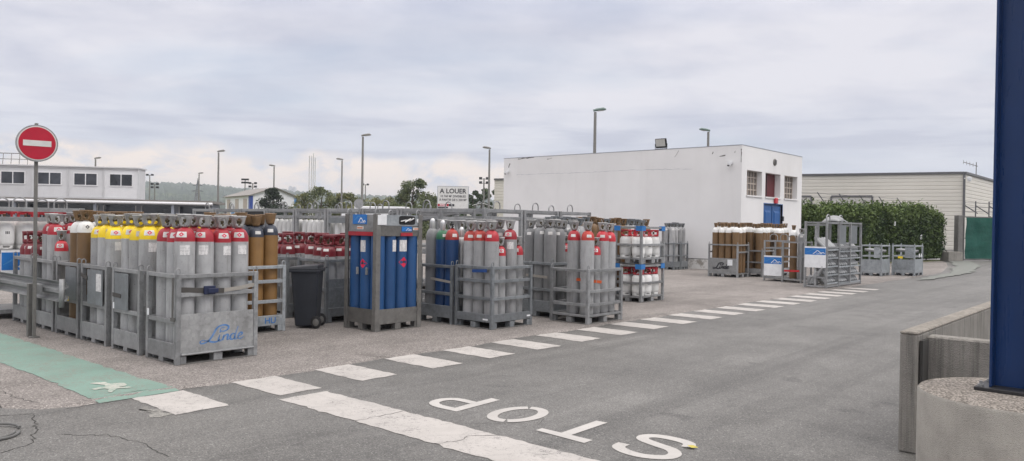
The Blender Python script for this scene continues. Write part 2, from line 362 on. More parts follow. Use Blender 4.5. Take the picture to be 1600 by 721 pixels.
# ------------------------------------------------------------------ ground
def sheet(name,pts,z,mat):
    mb=MB(); mb.poly([(x,y,z) for x,y in pts]); return struct(mb.build(name,mat))
ROADZ=-.02
mb=MB(); N=48; mb.add([(3200*math.cos(2*math.pi*k/N),3200*math.sin(2*math.pi*k/N),-.06) for k in range(N)],[tuple(range(N))]); struct(mb.build('field',M['field']))
sheet('road',[(-90,-70),(150,-70),(150,45),(-90,45)],ROADZ,M['road'])
rj=random.Random(3)
front=[(2.24,7.94),(2.45,7.66),(2.73,7.53)]+[(x*.16,7.55+rj.gauss(0,.012)+.03*math.sin(x*.37)) for x in range(18,212)]+[(36,7.7),(42,8.7),(47,9.8),(50.4,10.8)]
outline=front+[(36.5,14.2),(45,26),(62,60),(48,96),(-70,96),(-60,30),(-6,17),(1.0,12),(1.75,9.7),(2.05,8.6)]
mb=MB(); n=len(outline); mb.poly([(x,y,0) for x,y in outline])
nf=len(front); mb.add([(x,y,0) for x,y in front]+[(x+rj.gauss(0,.01),y-.07-abs(rj.gauss(0,.03)),ROADZ-.002) for x,y in front],[(i+1,i,nf+i,nf+i+1) for i in range(nf-1)])
struct(mb.build('yard',M['yard']))
def wobble(pts,amp,step,rng):
    out=[]
    for i,p in enumerate(pts):
        q=pts[(i+1)%len(pts)]; d=math.dist(p,q); k=max(1,int(d/step))
        for j in range(k): out.append((p[0]+(q[0]-p[0])*j/k+rng.gauss(0,amp),p[1]+(q[1]-p[1])*j/k+rng.gauss(0,amp)))
    return out
def decal(name,pts,z,mat,amp=.006,step=.06):
    amp*=1.5
    return sheet(name,wobble(pts,amp,step,rj) if amp else pts,z,mat)
MZ=ROADZ+.004
decal('green_path',[(2.87,7.62),(2.9,9.03),(2.82,12),(2.8,26),(3.6,26),(3.6,8.2),(3.64,7.62)],.004,M['paint_green'],.008,.1)
mb=MB(); mb.add([(2.88,7.62,.0035),(3.64,7.62,.0035),(3.64,7.46,ROADZ+.003),(2.89,7.45,ROADZ+.003)],[(0,1,2,3)][0:1]); struct(mb.build('green_path_edge',M['paint_green']))
decal('faded_green_path',[(29,7.0),(33,7.1),(36,7.3),(43,8.5),(50,10.3),(51,9.3),(44,7.6),(36,6.6),(30,6.6)],.006,M['paint_green_faint'],.05,.5)
ic=[(3.16,8.29),(3.215,8.27),(3.26,8.25),(3.255,8.16),(3.25,8.13),(3.33,8.11),(3.37,8.08),(3.345,7.98),(3.32,7.93),(3.26,7.93),(3.27,7.89),(3.33,7.86),(3.335,7.80),(3.28,7.79),(3.235,7.85),(3.2,7.84),(3.16,7.79),(3.10,7.71),(3.085,7.76),(3.14,7.88),(3.13,7.94),(3.04,7.93),(3.03,7.99),(3.09,8.02),(3.17,8.03),(3.19,8.1),(3.17,8.2),(3.12,8.28)]
decal('pedestrian_marking',ic,.0085,M['paint_icon'],.003,.05)
DS=4.20
for k in range(-1,20):
    x=DS+k*1.0+rj.gauss(0,.012); y0,y1=6.585+rj.gauss(0,.012),7.47
    if k==-1: x=3.17; y0,y1=6.55,7.44
    o=decal('edge_dash',[(x,y0),(x+.5,y0),(x+.5,y1),(x,y1)],MZ,M['paint'],.005,.07)
decal('old_paint_patch',[(3.02,6.62),(3.15,6.58),(3.15,7.05),(3.04,7.0)],MZ-.001,M['paint_old'],.02,.06)
decal('stop_line',[(4.11,-3.5),(4.62,-3.5),(4.635,6.44),(4.11,6.43)],MZ,M['paint'],.006,.08)
# STOP, lettered for drivers coming from the far end: reads with its top towards -X
def road_letters():
    L=[]
    pl=lambda z:(lambda u,v:(u,v,z))
    w=.095
    mb=MB()   # S
    S=smooth_path([(5.10,3.24),(5.02,3.22),(4.97,3.12),(4.98,2.97),(5.06,2.87),(5.17,2.86),(5.24,2.94),(5.27,3.08),(5.33,3.19),(5.42,3.21),(5.50,3.13),(5.52,3.01),(5.48,2.90),(5.40,2.85)],6)
    S=smooth_path([(5.14,3.27),(5.03,3.25),(4.965,3.13),(4.965,2.98),(5.05,2.85),(5.16,2.84),(5.25,2.92),(5.29,3.06),(5.345,3.22),(5.43,3.26),(5.51,3.19),(5.53,3.03),(5.49,2.90),(5.39,2.86)],6)
    ribbon(mb,S,.10,pl(MZ)); L.append(mb)
    mb=MB()   # T
    mb.poly([(4.93,3.50,MZ),(5.045,3.50,MZ),(5.045,3.71,MZ),(5.58,3.72,MZ),(5.57,3.83,MZ),(5.045,3.81,MZ),(5.045,4.01,MZ),(4.96,4.01,MZ)]); L.append(mb)
    for sgn,a0,a1 in ((1,-62,112),(-1,-62,112)):   # O, its two worn-through gaps
        mb=MB(); pts=[]
        for i in range(25):
            a=R(a0+(a1-a0)*i/24); 
            pts.append((5.27-sgn*.275*math.sin(a)*1.0, 4.465+sgn*.185*math.cos(a)))
        ribbon(mb,pts,.095,pl(MZ)); L.append(mb)
    mb=MB()   # P
    mb.poly([(4.95,4.92,MZ),(5.57,4.95,MZ),(5.57,5.06,MZ),(5.34,5.05,MZ),(5.25,5.045,MZ),(5.05,5.03,MZ),(4.945,5.02,MZ)]);
    B=smooth_path([(4.99,5.02),(4.99,5.2),(5.05,5.315),(5.17,5.35),(5.27,5.30),(5.305,5.2),(5.30,5.045)],6)
    ribbon(mb,B,.095,pl(MZ+.0008)); L.append(mb)
    return L
ol=road_letters()
mbs=MB()
for mb in ol: 
    o=len(mbs.v); mbs.v+=mb.v; mbs.f+=[[i+o for i in f] for f in mb.f]; mbs.m+=mb.m; mbs.sm+=mb.sm
struct(mbs.build('stop_lettering',M['paint_letter']))
def crack(pts,w=.012,z=ROADZ+.002):
    mb=MB(); P=[]
    for i in range(len(pts)-1):
        a,b=pts[i],pts[i+1]; k=max(2,int(math.dist(a,b)/.05))
        for j in range(k): P.append((a[0]+(b[0]-a[0])*j/k+rj.gauss(0,.012),a[1]+(b[1]-a[1])*j/k+rj.gauss(0,.012)))
    P.append(pts[-1])
    ribbon(mb,P,[max(.003,w*.62*(.35+rj.random())) for _ in P],lambda u,v:(u,v,z)); return struct(mb.build('road_crack',M['crack']))
crack([(2.27,6.61),(2.38,6.45),(2.50,6.32),(2.60,5.99),(2.58,5.43)],.013); crack([(1.80,6.37),(2.03,6.46),(2.2,6.9),(2.34,7.42)],.02); crack([(2.6,7.44),(2.9,7.45),(3.3,7.43),(3.7,7.49),(4.2,7.47),(5,7.47)],.016)
crack([(2.40,8.57),(2.42,8.1),(2.5,7.75)],.014,.002); crack([(2.35,7.45),(2.0,7.62),(1.6,7.5)],.02); crack([(4.11,4.33),(4.3,4.22),(4.45,4.28),(4.63,4.12)],.010,MZ+.002); crack([(4.11,5.3),(4.63,5.27)],.012,MZ+.002); crack([(5.1,4.1),(5.3,4.2),(5.0,4.3),(4.7,4.6)],.006)
# kerbless strip of soil below the hedge
sheet('hedge_bed',[(36,12.2),(50.1,10.2),(50.5,11.2),(37,14)],.012,M['field'])

# ------------------------------------------------------------------ yellow leaf, hose
mb=MB(); mb.add([(0,-.055,.004),(.022,-.02,.014),(.03,.01,.008),(.012,.055,.012),(-.015,.03,.02),(-.028,-.005,.006)],[(0,1,5),(1,2,4,5),(2,3,4)]); o=mb.build('fallen_leaf',M['leaf_yellow']); o.location=(5.39,2.83,MZ+.004); o.rotation_euler=(0,0,.5)
tag(o,'small yellow leaf lying beside the letter S on the road','leaf')
mb=MB(); mb.tube([(.25*math.cos(a)*(1+.05*math.sin(3*a)),.27*math.sin(a),.016+.006*math.sin(2*a)) for a in [2*math.pi*k/40*.93 for k in range(41)]],.011,8)
mb.tube([(.21*math.cos(a),.23*math.sin(a),.014+.02*max(0,math.sin(a))) for a in [2*math.pi*k/36*.8+1 for k in range(37)]],.007,6)
o=mb.build('hose',M['hosegrey']); o.location=(1.86,6.98,ROADZ); tag(o,'loop of grey hose lying on the cracked asphalt','hose')

# ------------------------------------------------------------------ concrete walls, drum and blue column
g=thing('retaining_wall','weathered low concrete wall turning a corner beside the road, streaked with dark rain marks','wall',(6.44,1.515,ROADZ))
mb=MB(); mb.box(0,22,0,.125,0,.905); o=mb.build('long_wall',M['conc'],g,bevel=.012)
mb=MB(); mb.box(-.002,22.002,-.002,.127,.902,.925); mb.build('coping',M['conc_top'],g,bevel=.008)
mb=MB(); mb.box(.215,.375,-4.2,-.012,0,.88); mb.build('cross_wall',M['conc'],g,bevel=.012)
mb=MB(); mb.box(.03,.2,-.03,-.008,0,.86); mb.build('joint',M['crack'],g)
g=thing('concrete_plinth','round pale concrete plinth carrying the blue steel column','plinth',(5.535,.72,ROADZ))
mb=MB(); mb.lathe([(0,0),(.575,0),(.566,.08),(.566,.70),(.556,.715)],64); mb.build('drum',M['conc_pale'],g)
mb=MB(); mb.lathe([(.556,.714),(.45,.722),(.2,.722),(0,.722)],64); mb.build('rough_top',M['aggregate'],g)
mb=MB(); mb.lathe([(0,0),(.64,0),(.63,.05),(.57,.06)],48); mb.build('footing',M['conc'],g)
g=thing('steel_column','tall dark blue steel I-beam column bolted on the round concrete plinth','column',(5.60,.79,ROADZ+.722))
H=6.5
mb=MB(); 
for sx in(-1,1): mb.box(sx*.094-.007,sx*.094+.007,-.095,.095,.022,H)
mb.build('flange',M['colblue'],g,bevel=.002)
mb=MB(); mb.box(-.087,.087,-.005,.005,.022,H); mb.build('web',M['colblue'],g)
mb=MB(); mb.box(-.17,.17,-.15,.15,0,.022); mb.build('base_plate',M['dark'],g,bevel=.003)
for sx in(-1,1):
    for sy in(-1,1):
        mb=MB(); mb.lathe([(0,0),(.018,0),(.018,.015),(.009,.015),(.009,.035),(0,.036)],6,c=(sx*.14,sy*.115,.022),smooth=False); mb.build('bolt',M['galv'],g)
g.rotation_euler=(0,0,R(90-3))

# ------------------------------------------------------------------ no-entry sign and guardrail
g=thing('no_entry_sign','round red no entry sign with a white bar on a grey steel post','road sign',(3.79,12.0,0),R(-9))
mb=MB(); mb.box(-.02,.02,-.03,.03,0,2.96); mb.build('post',M['galv_dark'],g,bevel=.003)
mb=MB(); mb.box(-.06,.06,-.05,.05,0,.02); mb.build('base_plate',M['galv_dark'],g)
def disc(r,y0,y1,seg=56):
    m_=MB(); m_.lathe([(0,0),(r,0),(r,y1-y0),(0,y1-y0)],seg,smooth=False); m_.xform(Matrix.Translation((0,y1,2.68))@Matrix.Rotation(R(90),4,'X')); return m_
disc(.252,-.075,-.035).build('rim',M['galv'],g); disc(.235,-.079,-.074).build('white_edge',M['signwhite'],g); disc(.222,-.083,-.0785).build('red_face',M['signred'],g)
mb=MB(); mb.box(-.168,.168,-.0865,-.0825,2.64,2.718); mb.build('white_bar',M['signwhite'],g)
for z in(2.58,2.78): mb=MB(); mb.box(-.05,.05,-.04,.035,z-.02,z+.02); mb.build('clamp',M['galv'],g)
g=thing('guardrail','galvanised crash barrier with a rounded end in front of the left pallets','guardrail',(3.9,11.3,0))
prof=[(0,.53),(.04,.545),(.075,.58),(.075,.61),(.01,.65),(.01,.69),(.075,.73),(.075,.76),(.04,.795),(0,.81)]
mb=MB(); mb.grid(lambda u,v:(prof[round(v*9)][0],u*9.5,prof[round(v*9)][1]),12,9,smooth=False); mb.build('rail',M['galv'],g,solid=.005)
mb=MB(); mb.grid(lambda u,v:(.02-.03*(1-math.cos(u*math.pi)),-.05*math.sin(u*math.pi),.47+.38*v),10,1); mb.build('end_shoe',M['galv'],g,solid=.006)
for y in(.85,2.8,4.8,6.8):
    mb=MB(); mb.box(-.15,-.09,y-.035,y+.035,0,.74); mb.build('post',M['galv_dark'],g,bevel=.003)
    mb=MB(); mb.box(-.09,-.012,y-.16,y+.02,.60,.74); mb.build('spacer',M['galv'],g,bevel=.003)

# ------------------------------------------------------------------ gas cylinders
def dome_prof(r,hb,hs,rn=.035):
    """(r,z) of the shell: straight body up to hb, dome of height hs to the neck"""
    p=[(0,0),(r*.86,0),(r*.96,.012),(r,.04),(r,hb*.5),(r,hb)]
    for i in range(1,9):
        a=i/8*math.pi/2; p.append((rn+(r-rn)*math.cos(a),hb+hs*math.sin(a)))
    p.append((rn,hb+hs+.02)); return p
def shell_r(prof,z):
    for (r0,z0),(r1,z1) in zip(prof[2:],prof[3:]):
        if z0<=z<=z1 and z1>z0: return r0+(r1-r0)*(z-z0)/(z1-z0)
    return prof[-1][0]
def patch(prof,a0,a1,z0,z1,off=.0015,nu=6,nv=5,keep=None):
    mb=MB()
    def fn(u,v):
        z=z0+(z1-z0)*v; a=a0+(a1-a0)*u; r=shell_r(prof,z)+off
        return (r*math.cos(a),r*math.sin(a),z+off*.6)
    mb.grid(fn,nu,nv); return mb
def guard_mesh(z0,z1,r0,r1,windows=True,seg=24,win=(3,5),rim=True):
    rows=6; mb=MB()
    def fn(u,v):
        a=2*math.pi*u; r=r0+(r1-r0)*v; return (r*math.cos(a),r*math.sin(a),z0+(z1-z0)*v)
    def skip(i,j):
        if not windows: return False
        k=i%(seg//2); c=seg//4
        d=abs(k-c+.5)
        return (j==1 and d<win[0]-1.2) or (j in(2,3) and d<win[0]) or (j==4 and d<win[0]-1.2)
    mb.grid(fn,seg,rows,0,True,skip)
    if rim: mb.tube([(r1*math.cos(2*math.pi*k/seg),r1*math.sin(2*math.pi*k/seg),z1) for k in range(seg)],.006,5,closed=True)
    return mb
FACE=R(-90)   # labels and guard openings face -Y before a cylinder is turned
CYL={}
def make_cyl(key,label,r,hb,hs,ms,paint_from=None,guard=None,gmat=None,valve='valve',wheel=None,sticker='white',diamond=True,body_label=True,detail=True):
    t=thing('gas_cylinder',label,'gas cylinder')
    prof=dome_prof(r,hb,hs); pf=hb-.03 if paint_from is None else paint_from
    pr=prof[:5]+[(r,pf),(r,pf+.0005)]+prof[5:] if pf<hb else prof
    msx=[0 if (pr[i][1]+pr[i+1][1])/2<=pf else 1 for i in range(len(pr)-1)]
    mb=MB(); mb.lathe(pr,26 if detail else 16,msx); mb.build('body',[M[ms[0]],M[ms[1]]],t)
    zt=hb+hs
    if guard in('tulip','closed','wide'):
        gz0,gz1={'tulip':(zt+.012,zt+.15),'closed':(zt+.01,zt+.165),'wide':(zt-.01,zt+.17)}[guard]
        gr={'tulip':(.05,.083),'closed':(.052,.082),'wide':(.088,.095)}[guard]
        if key=='brownfarwhite': gr=(.042,.064)
        if r<.1 and guard!='wide': gr=(gr[0]*.8,gr[1]*.8)
        mb=guard_mesh(gz0,gz1,gr[0],gr[1],guard!='closed',win=(2.2,5) if guard!='wide' else (3.6,5)); 
        if guard=='closed': mb.lathe([(gr[1],gz1),(gr[1]*.6,gz1+.006),(0,gz1+.008)],24)
        mb.build('valve_guard',M[gmat or 'galv'],t,solid=.005)
    if guard=='dome':
        mb=MB(); mb.lathe([(.038,zt-.005),(.045,zt+.03),(.045,zt+.12),(.040,zt+.15),(.025,zt+.172),(0,zt+.178)],18); mb.build('valve_cap',M[gmat],t)
    if guard!='dome' and guard!='closed':
        mb=MB(); mb.lathe([(.02,zt-.005),(.024,zt+.03),(.017,zt+.035),(.017,zt+.075),(.026,zt+.08),(.026,zt+.10),(0,zt+.101)],10)
        mb.tube([(0,0,zt+.055),(0,-.045,zt+.055)],.012,8)
        v=mb.build('valve',M[valve],t)
        if wheel:
            mb=MB(); mb.tube([(0,-.045,zt+.055),(0,-.075,zt+.055)],.021,10); mb.build('outlet_cap',M[wheel],v)
    if sticker:
        zs0=hb+hs*.18; zs1=hb+hs*.66
        aw=.60 if diamond else .40; mb=patch(prof,FACE-aw,FACE+aw*.9,zs0,zs1 if diamond else zs0+(zs1-zs0)*.75); s_=mb.build('shoulder_label',M['sticker'],t)
        if diamond:
            zc=(zs0+zs1)/2; dz=hs*.19; mb=MB(); rr=shell_r(prof,zc)
            def P_(a,z): r_=shell_r(prof,z)+.004; return (r_*math.cos(a),r_*math.sin(a),z+.003)
            da=dz/rr*1.15
            mb.add([P_(FACE-da,zc),P_(FACE,zc-dz),P_(FACE+da,zc),P_(FACE,zc+dz)],[(0,1,2),(0,2,3)]); mb.build('hazard_diamond',M['hazred'] if ms[1]!='white' else M['txt'],s_)
    if body_label:
        mb=patch(prof,FACE-.1,FACE+.85,pf-.155,pf-.04,nv=1); mb.build('body_label',M['label'],t)
    CYL[key]=t; t['_used']=0; t['_h']=zt
    return t
make_cyl('red','grey gas cylinder with red shoulder',.114,1.30,.135,('grey','red'),1.275,'tulip','guard')
make_cyl('redold','grey gas cylinder with faded red shoulder',.114,1.30,.135,('grey','redorange'),1.275,'tulip','guard',sticker='w',diamond=False,body_label=False)
make_cyl('redplain','grey gas cylinder with bright red shoulder',.114,1.31,.135,('grey','redlight'),1.275,'tulip','guard',diamond=False,body_label=False)
make_cyl('redshort','short grey gas cylinder with bright red shoulder',.09,1.06,.12,('grey','redlight'),1.03,'tulip','guard',body_label=False)
make_cyl('yellow','grey gas cylinder with yellow shoulder',.114,1.30,.135,('grey','yellow'),1.275,'tulip','guard',wheel='yellow',diamond=True)
make_cyl('brownwhite','brown gas cylinder with white shoulder',.114,1.33,.135,('brown','white'),1.31,'tulip','brown_cap',body_label=False)
make_cyl('brownslate','brown gas cylinder with dark slate shoulder and closed brown cap',.114,1.32,.135,('brown_warm','slate'),1.30,'closed','brown_cap',diamond=False,body_label=False)
make_cyl('grey','plain grey gas cylinder',.114,1.30,.15,('grey_dark','grey_dark'),1.275,'tulip','guard',diamond=False,body_label=False)
make_cyl('navygreen','navy gas cylinder with green shoulder and silver cap',.114,1.28,.135,('navy','green_sh'),1.26,'dome','alu',diamond=False,body_label=False)
make_cyl('navyred','navy gas cylinder with faded red shoulder and bare valve',.114,1.28,.15,('navy','redorange'),1.26,None,valve='dark',diamond=False,body_label=False)
make_cyl('darkdome','dark grey gas cylinder with silver cap',.114,1.28,.17,('grey_dark','grey_dark'),1.26,'dome','alu',sticker=None,body_label=False)
make_cyl('aludome','slim aluminium gas cylinder with tall silver cap',.075,1.24,.08,('alu','silver'),1.22,'dome','alu',sticker=None,body_label=False)
make_cyl('burg','short burgundy gas cylinder with burgundy valve guard',.125,1.0,.12,('grey','burg'),.93,'wide','burg',body_label=False,diamond=False)
make_cyl('silver','silver gas bottle with bare valve',.092,.46,.12,('silver','silver'),.44,None,valve='dark',sticker=None,body_label=False,detail=False)
make_cyl('greywhite','grey gas cylinder with pale grey guard',.114,1.36,.15,('grey','grey'),1.34,'tulip','grey',sticker='w',diamond=False,body_label=False)
make_cyl('greyfar','grey gas cylinder with blue grey guard',.114,1.40,.15,('grey','grey'),1.36,'tulip','galv_blue',sticker='w',diamond=False,body_label=False)
make_cyl('brownfar','brown gas cylinder with brown guard',.114,1.42,.15,('brown','brown'),1.40,'tulip','brown_cap',sticker=None,body_label=False)
make_cyl('brownfarwhite','tall brown gas cylinder with white shoulder',.114,1.41,.15,('brown','white'),1.39,'tulip','brown_cap',sticker=None,body_label=False)
# white propane bottle
t=thing('propane_bottle','white propane bottle','gas bottle')
mb=MB(); mb.lathe([(0,.035),(.10,.035),(.135,.07),(.145,.12),(.145,.38),(.135,.43),(.10,.475),(.03,.505),(.03,.53)],24); mb.build('body',M['white'],t)
guard_mesh(.475,.62,.115,.118,True,win=(3.6,5)).build('valve_guard',M['redlight'],t,solid=.006)
mb=MB(); mb.lathe([(.02,.52),(.022,.58),(0,.585)],10); mb.build('valve',M['valve'],t)
mb=guard_mesh(.0,.075,.125,.125,False); mb=MB(); mb.grid(lambda u,v:(.125*math.cos(2*math.pi*u),.125*math.sin(2*math.pi*u),.075*v),24,3,0,True,lambda i,j:j==1 and i%8 in(2,3,4)); mb.build('foot_ring',M['white'],t,solid=.006)
mb=MB()
for k in range(3): mb.grid(lambda u,v:(.1458*math.cos(FACE+.25+.16*k+.1*u),.1458*math.sin(FACE+.25+.16*k+.1*u),.25+.045*v),1,1)
mb.build('printed_mark',M['txt'],t)
CYL['propane']=t; t['_used']=0
CAMXY=Vector((0,0))
def put(key,x,y,z,label,group,rz=None,jit=.45):
    p=CYL[key]; 
    if rz is None:
        rz=math.atan2(y-CAMXY.y,x-CAMXY.x)-R(90)+random.uniform(-jit,jit)
    if p['_used']==0:
        p['_used']=1; p.location=(x,y,z); p.rotation_euler=(0,0,rz); p['label']=label; p['group']=group; o=p
    else: o=dup(p,(x,y,z),rz,label,group)
    if '_used' in o and o is not p: del o['_used']
    if key!='propane': o.scale=(1,1,random.uniform(.985,1.012))
    return o

# ------------------------------------------------------------------ steel pallets
def cage(name,label,x0,x1,y0,y1,top,rails=(.49,),panel=None,low=(.10,.24),sides=None,group='steel cylinder pallets',mat='galv',loops=True,pw=.055,foot=.10,back=True,cat='pallet',solidx=None,z=0):
    """open-topped steel pallet; rails/panel/low can be given per side in `sides` ({'f':(..),'l':(..)})"""
    W,D=x1-x0,y1-y0; m=M[mat]
    g=thing(name,label,cat,((x0+x1)/2,(y0+y1)/2,z),0,group); hx,hy=W/2,D/2
    for sx in(-1,1):
        for sy in(-1,1):
            mb=MB(); a=sx*hx;b=sy*hy; mb.box(a,a-sx*pw,b,b-sy*pw,0,top); mb.build('post',m,g,bevel=.004)
            if loops:
                cx,cy=a-sx*pw/2,b-sy*pw/2; mb=MB()
                mb.tube([(cx-.026,cy,top-.003)]+[(cx-.026*math.cos(t_),cy,top+.035+.028*math.sin(t_)) for t_ in [math.pi*k/8 for k in range(9)]]+[(cx+.026,cy,top-.003)],.0075,6); mb.build('lifting_loop',m,g)
    mb=MB(); mb.box(-hx+pw,hx-pw,-hy+pw,hy-pw,foot,foot+.035); mb.build('deck',M['galv_dark'],g)
    if foot>.05:
        for fx in(-1,0,1):
            for fy in(-1,0,1):
                mb=MB()
                if fx and fy:
                    a=fx*hx-fx*.002;b=fy*hy-fy*.002; mb.box(a-fx*pw,a-fx*(pw+.07),b-fy*.004,b-fy*.09,.003,foot-.002)
                elif fx or fy: mb.box(fx*(hx-.06)-.055,fx*(hx-.06)+.055,fy*(hy-.06)-.055,fy*(hy-.06)+.055,.003,foot-.002)
                else: continue
                mb.build('foot',m,g,bevel=.003)
        mb=MB()
        for fy in(-1,1): mb.box(-hx+pw,hx-pw,fy*hy-fy*.004,fy*hy-fy*.05,.002,.012)
        for fx in(-1,1): mb.box(fx*hx-fx*.004,fx*hx-fx*.05,-hy+pw,hy-pw,.0025,.0125)
        mb.build('skid',M['galv_dark'],g)
    sides=sides or {}
    for sd in ('f','l','r','b'):
        if sd=='b' and not back: continue
        spec=sides.get(sd,{}); rl=spec.get('rails',rails); pn=spec.get('panel',panel if sd=='f' else None); lw=spec.get('low',low)
        def slab(z0,z1,th,inset,nm,mm=m,bv=.003):
            mb=MB()
            if sd in'fb':
                s_=-1 if sd=='f' else 1; y=s_*(hy-inset); mb.box(-hx+pw,hx-pw,y,y-s_*th,z0,z1)
            else:
                s_=-1 if sd=='l' else 1; x=s_*(hx-inset); mb.box(x,x-s_*th,-hy+pw,hy-pw,z0,z1)
            return mb.build(nm,mm,g,bevel=bv)
        slab(top-.05,top-.003,.04,.006,'top_rail')
        for r in rl: slab(r-.025,r+.025,.035,.008,'rail')
        if lw: slab(lw[0],lw[1],.03,.004,'base_panel')
        if pn: slab(pn[0],pn[1],.004,.010,'sheet_panel',M['sheet'] if mat=='galv' else m)
    return g
def strap(g,pts,w,mat,th=.004,ratchet=None,rm='strap_blue'):
    mb=MB()
    P=[Vector(p) for p in pts]
    for a,b in zip(P,P[1:]): mb.bar(a,b,th,w,0) if False else mb.bar(a,b,th,w)
    s_=mb.build('strap',M[mat],g)
    if ratchet:
        mb=MB(); c=Vector(ratchet); mb.box(c.x-.07,c.x+.07,c.y-.03,c.y,c.z-.05,c.z+.05); mb.box(c.x-.03,c.x+.10,c.y-.045,c.y-.03,c.z-.035,c.z+.02); mb.build('ratchet',M[rm],s_,bevel=.006)
    return s_
def fill(key,x0,x1,y0,y1,nx,ny,z,where,group,alt=None,skip=(),desc=None,dz=.0,stag=.012):
    """stand nx by ny cylinders in a pallet, each with the label of its place"""
    for j in range(ny):
        for i in range(nx):
            if (i,j) in skip: continue
            k=key if not(alt and (i,j) in alt) else alt[(i,j)]
            x=x0+(x1-x0)*(i+.5)/nx+random.uniform(-1,1)*stag; y=y0+(y1-y0)*(j+.5)/ny+random.uniform(-1,1)*stag
            row='front row' if j==0 else ('back row' if j==ny-1 else ORD[j]+' row')
            d=(desc or {}).get(k,CYL[k].get('_kind') or KIND[k])
            put(k,x,y,z+random.uniform(0,dz),'%s, %s %s from left, %s'%(d,row,ORD[i],where),group)
KIND={'red':'red shouldered grey cylinder','redold':'faded red shouldered cylinder','redplain':'plain red shouldered cylinder','redshort':'short red shouldered cylinder','yellow':'yellow shouldered grey cylinder',
'brownwhite':'white shouldered brown cylinder','brownslate':'dark shouldered brown cylinder','grey':'plain grey cylinder','navygreen':'green shouldered navy cylinder','navyred':'red shouldered navy cylinder','darkdome':'silver capped grey cylinder','aludome':'slim aluminium cylinder','burg':'short burgundy cylinder','silver':'silver bottle','greywhite':'grey cylinder','greyfar':'pale grey cylinder','brownfar':'brown cylinder','brownfarwhite':'white shouldered brown cylinder','propane':'white propane bottle'}
DZ=.137   # pallet deck height
# --- front pallet with the blue script on its sheet
g=cage('steel_pallet','galvanised pallet nearest the camera, blue script painted on its front sheet',4.18,5.21,8.66,9.44,1.04,rails=(.49,),low=(.06,.24),sides={'f':{'rails':(.80,),'panel':(.115,.575),'low':(.10,.13)}})
def script(g,mat,place,w):
    """the maker's handwriting-style wordmark as brush strokes (unit height = cap height)"""
    mb=MB()
    S=[[(.02,.13),(-.10,.17),(-.22,.10),(-.18,-.02),(-.02,-.02),(.18,.10),(.34,.42),(.46,.80),(.62,.98),(.88,1.02),(1.08,.90),(1.04,.70),(.84,.62),(.68,.70),(.74,.86),(.90,.86)],
       [(-.02,.13),(.14,.10),(.40,.00),(.62,.00),(.74,.12)],
       [(.70,.42),(.68,.14),(.76,.03),(.88,.12)],
       [(.92,.40),(.90,.04)],[(.91,.22),(1.02,.38),(1.12,.38),(1.13,.22),(1.14,.06),(1.24,.10)],
       [(1.50,.36),(1.38,.42),(1.27,.28),(1.30,.08),(1.42,.05),(1.52,.20)],[(1.58,.86),(1.52,.40),(1.51,.12),(1.58,.04),(1.68,.12)],
       [(1.68,.22),(1.84,.28),(1.86,.40),(1.76,.43),(1.68,.28),(1.70,.09),(1.82,.04),(1.98,.16)]]
    for st in S:
        p=smooth_path(st,7); n=len(p)
        ribbon(mb,p,[w*(.35+.9*math.sin(math.pi*min(1,max(.08,i/n)))) for i in range(n)],place)
    mb.add([place(.69+dx,.58+dy) for dx,dy in((-.04,-.03),(.04,-.03),(.05,.05),(-.03,.05))],[(0,1,2,3)])
    return mb.build('lettering',M[mat],g)
hx,hy=.515,.39
script(g,'blue_fade',lambda u,v:(-.17+u*.25+v*.035,-hy+.0085,.225+v*.185),.088)
strap(g,[(-hx+.05,-hy+.02,.86),(-.15,-hy-.004,.84),(.06,-hy-.004,.83)],.06,'strap_dark',ratchet=(-.13,-hy-.004,.845),rm='strap_navy'); strap(g,[(.02,-hy-.002,.83),(.26,-hy-.006,.85),(hx-.05,-hy+.01,.88)],.045,'strap_grey')
mb=MB(); mb.tube([(-hx-.012,-.32,.50),(-hx-.012,-.32,1.0)],.012,8); mb.box(-hx-.02,-hx-.003,-.36,-.28,.5,.54); mb.build('latch_rod',M['galv_dark'],g)
mb=MB(); mb.tube([(-hx+.06,-hy-.012,.115),(hx-.06,-hy-.012,.115)],.012,8); mb.build('hinge_rod',M['galv'],g)
mb=MB(); mb.box(-hx-.004,-hx-.0005,.30,.345,.52,.60); mb.build('tag_plate',M['white_plate'],g)
fill('red',4.24,5.16,8.72,9.40,4,3,DZ,'on blue script pallet','cylinders in the front pallet',alt={(2,1):'redold'})
# --- the line of pallets running away to the left behind it
def side_pallet(lab,y0,y1,extra=0):
    g=cage('steel_pallet',lab,4.17,5.2,y0,y1,1.04+extra,rails=(.50,),low=(.06,.26),panel=(.15,.6))
    return g
g=side_pallet('galvanised pallet of yellow shouldered cylinders directly behind the blue script pallet',9.60,10.40)
mb=MB(); mb.box(-.523,-.518,-.10,.30,.52,.98); mb.build('sheet_panel',M['galv_blue'],g)
strap(g,[(-.53,.34,.70),(-.53,.1,.69)],.05,'strap_dark'); mb=MB(); mb.box(-.524,-.5165,.30,.34,.52,.60); mb.build('tag_plate',M['white_plate'],g)
fill('yellow',4.23,5.15,9.66,10.36,4,3,DZ,'second pallet of left line','yellow shouldered cylinders')
g=side_pallet('galvanised pallet of yellow shouldered cylinders with torn white label, third in the left line',10.57,11.42)
mb=MB(); mb.box(-.523,-.518,-.32,.18,.52,.98); mb.build('sheet_panel',M['galv_blue'],g); mb=MB(); mb.box(-.5265,-.524,-.28,-.12,.70,.93); mb.build('torn_label',M['label'],g)
strap(g,[(-.53,.38,.90),(-.53,.16,.86)],.05,'strap_dark',)
fill('yellow',4.23,5.15,10.63,11.38,4,3,DZ,'third pallet of left line','yellow shouldered cylinders')
g=side_pallet('grey pallet of brown white shouldered cylinders behind the end of the crash barrier',11.52,12.35)
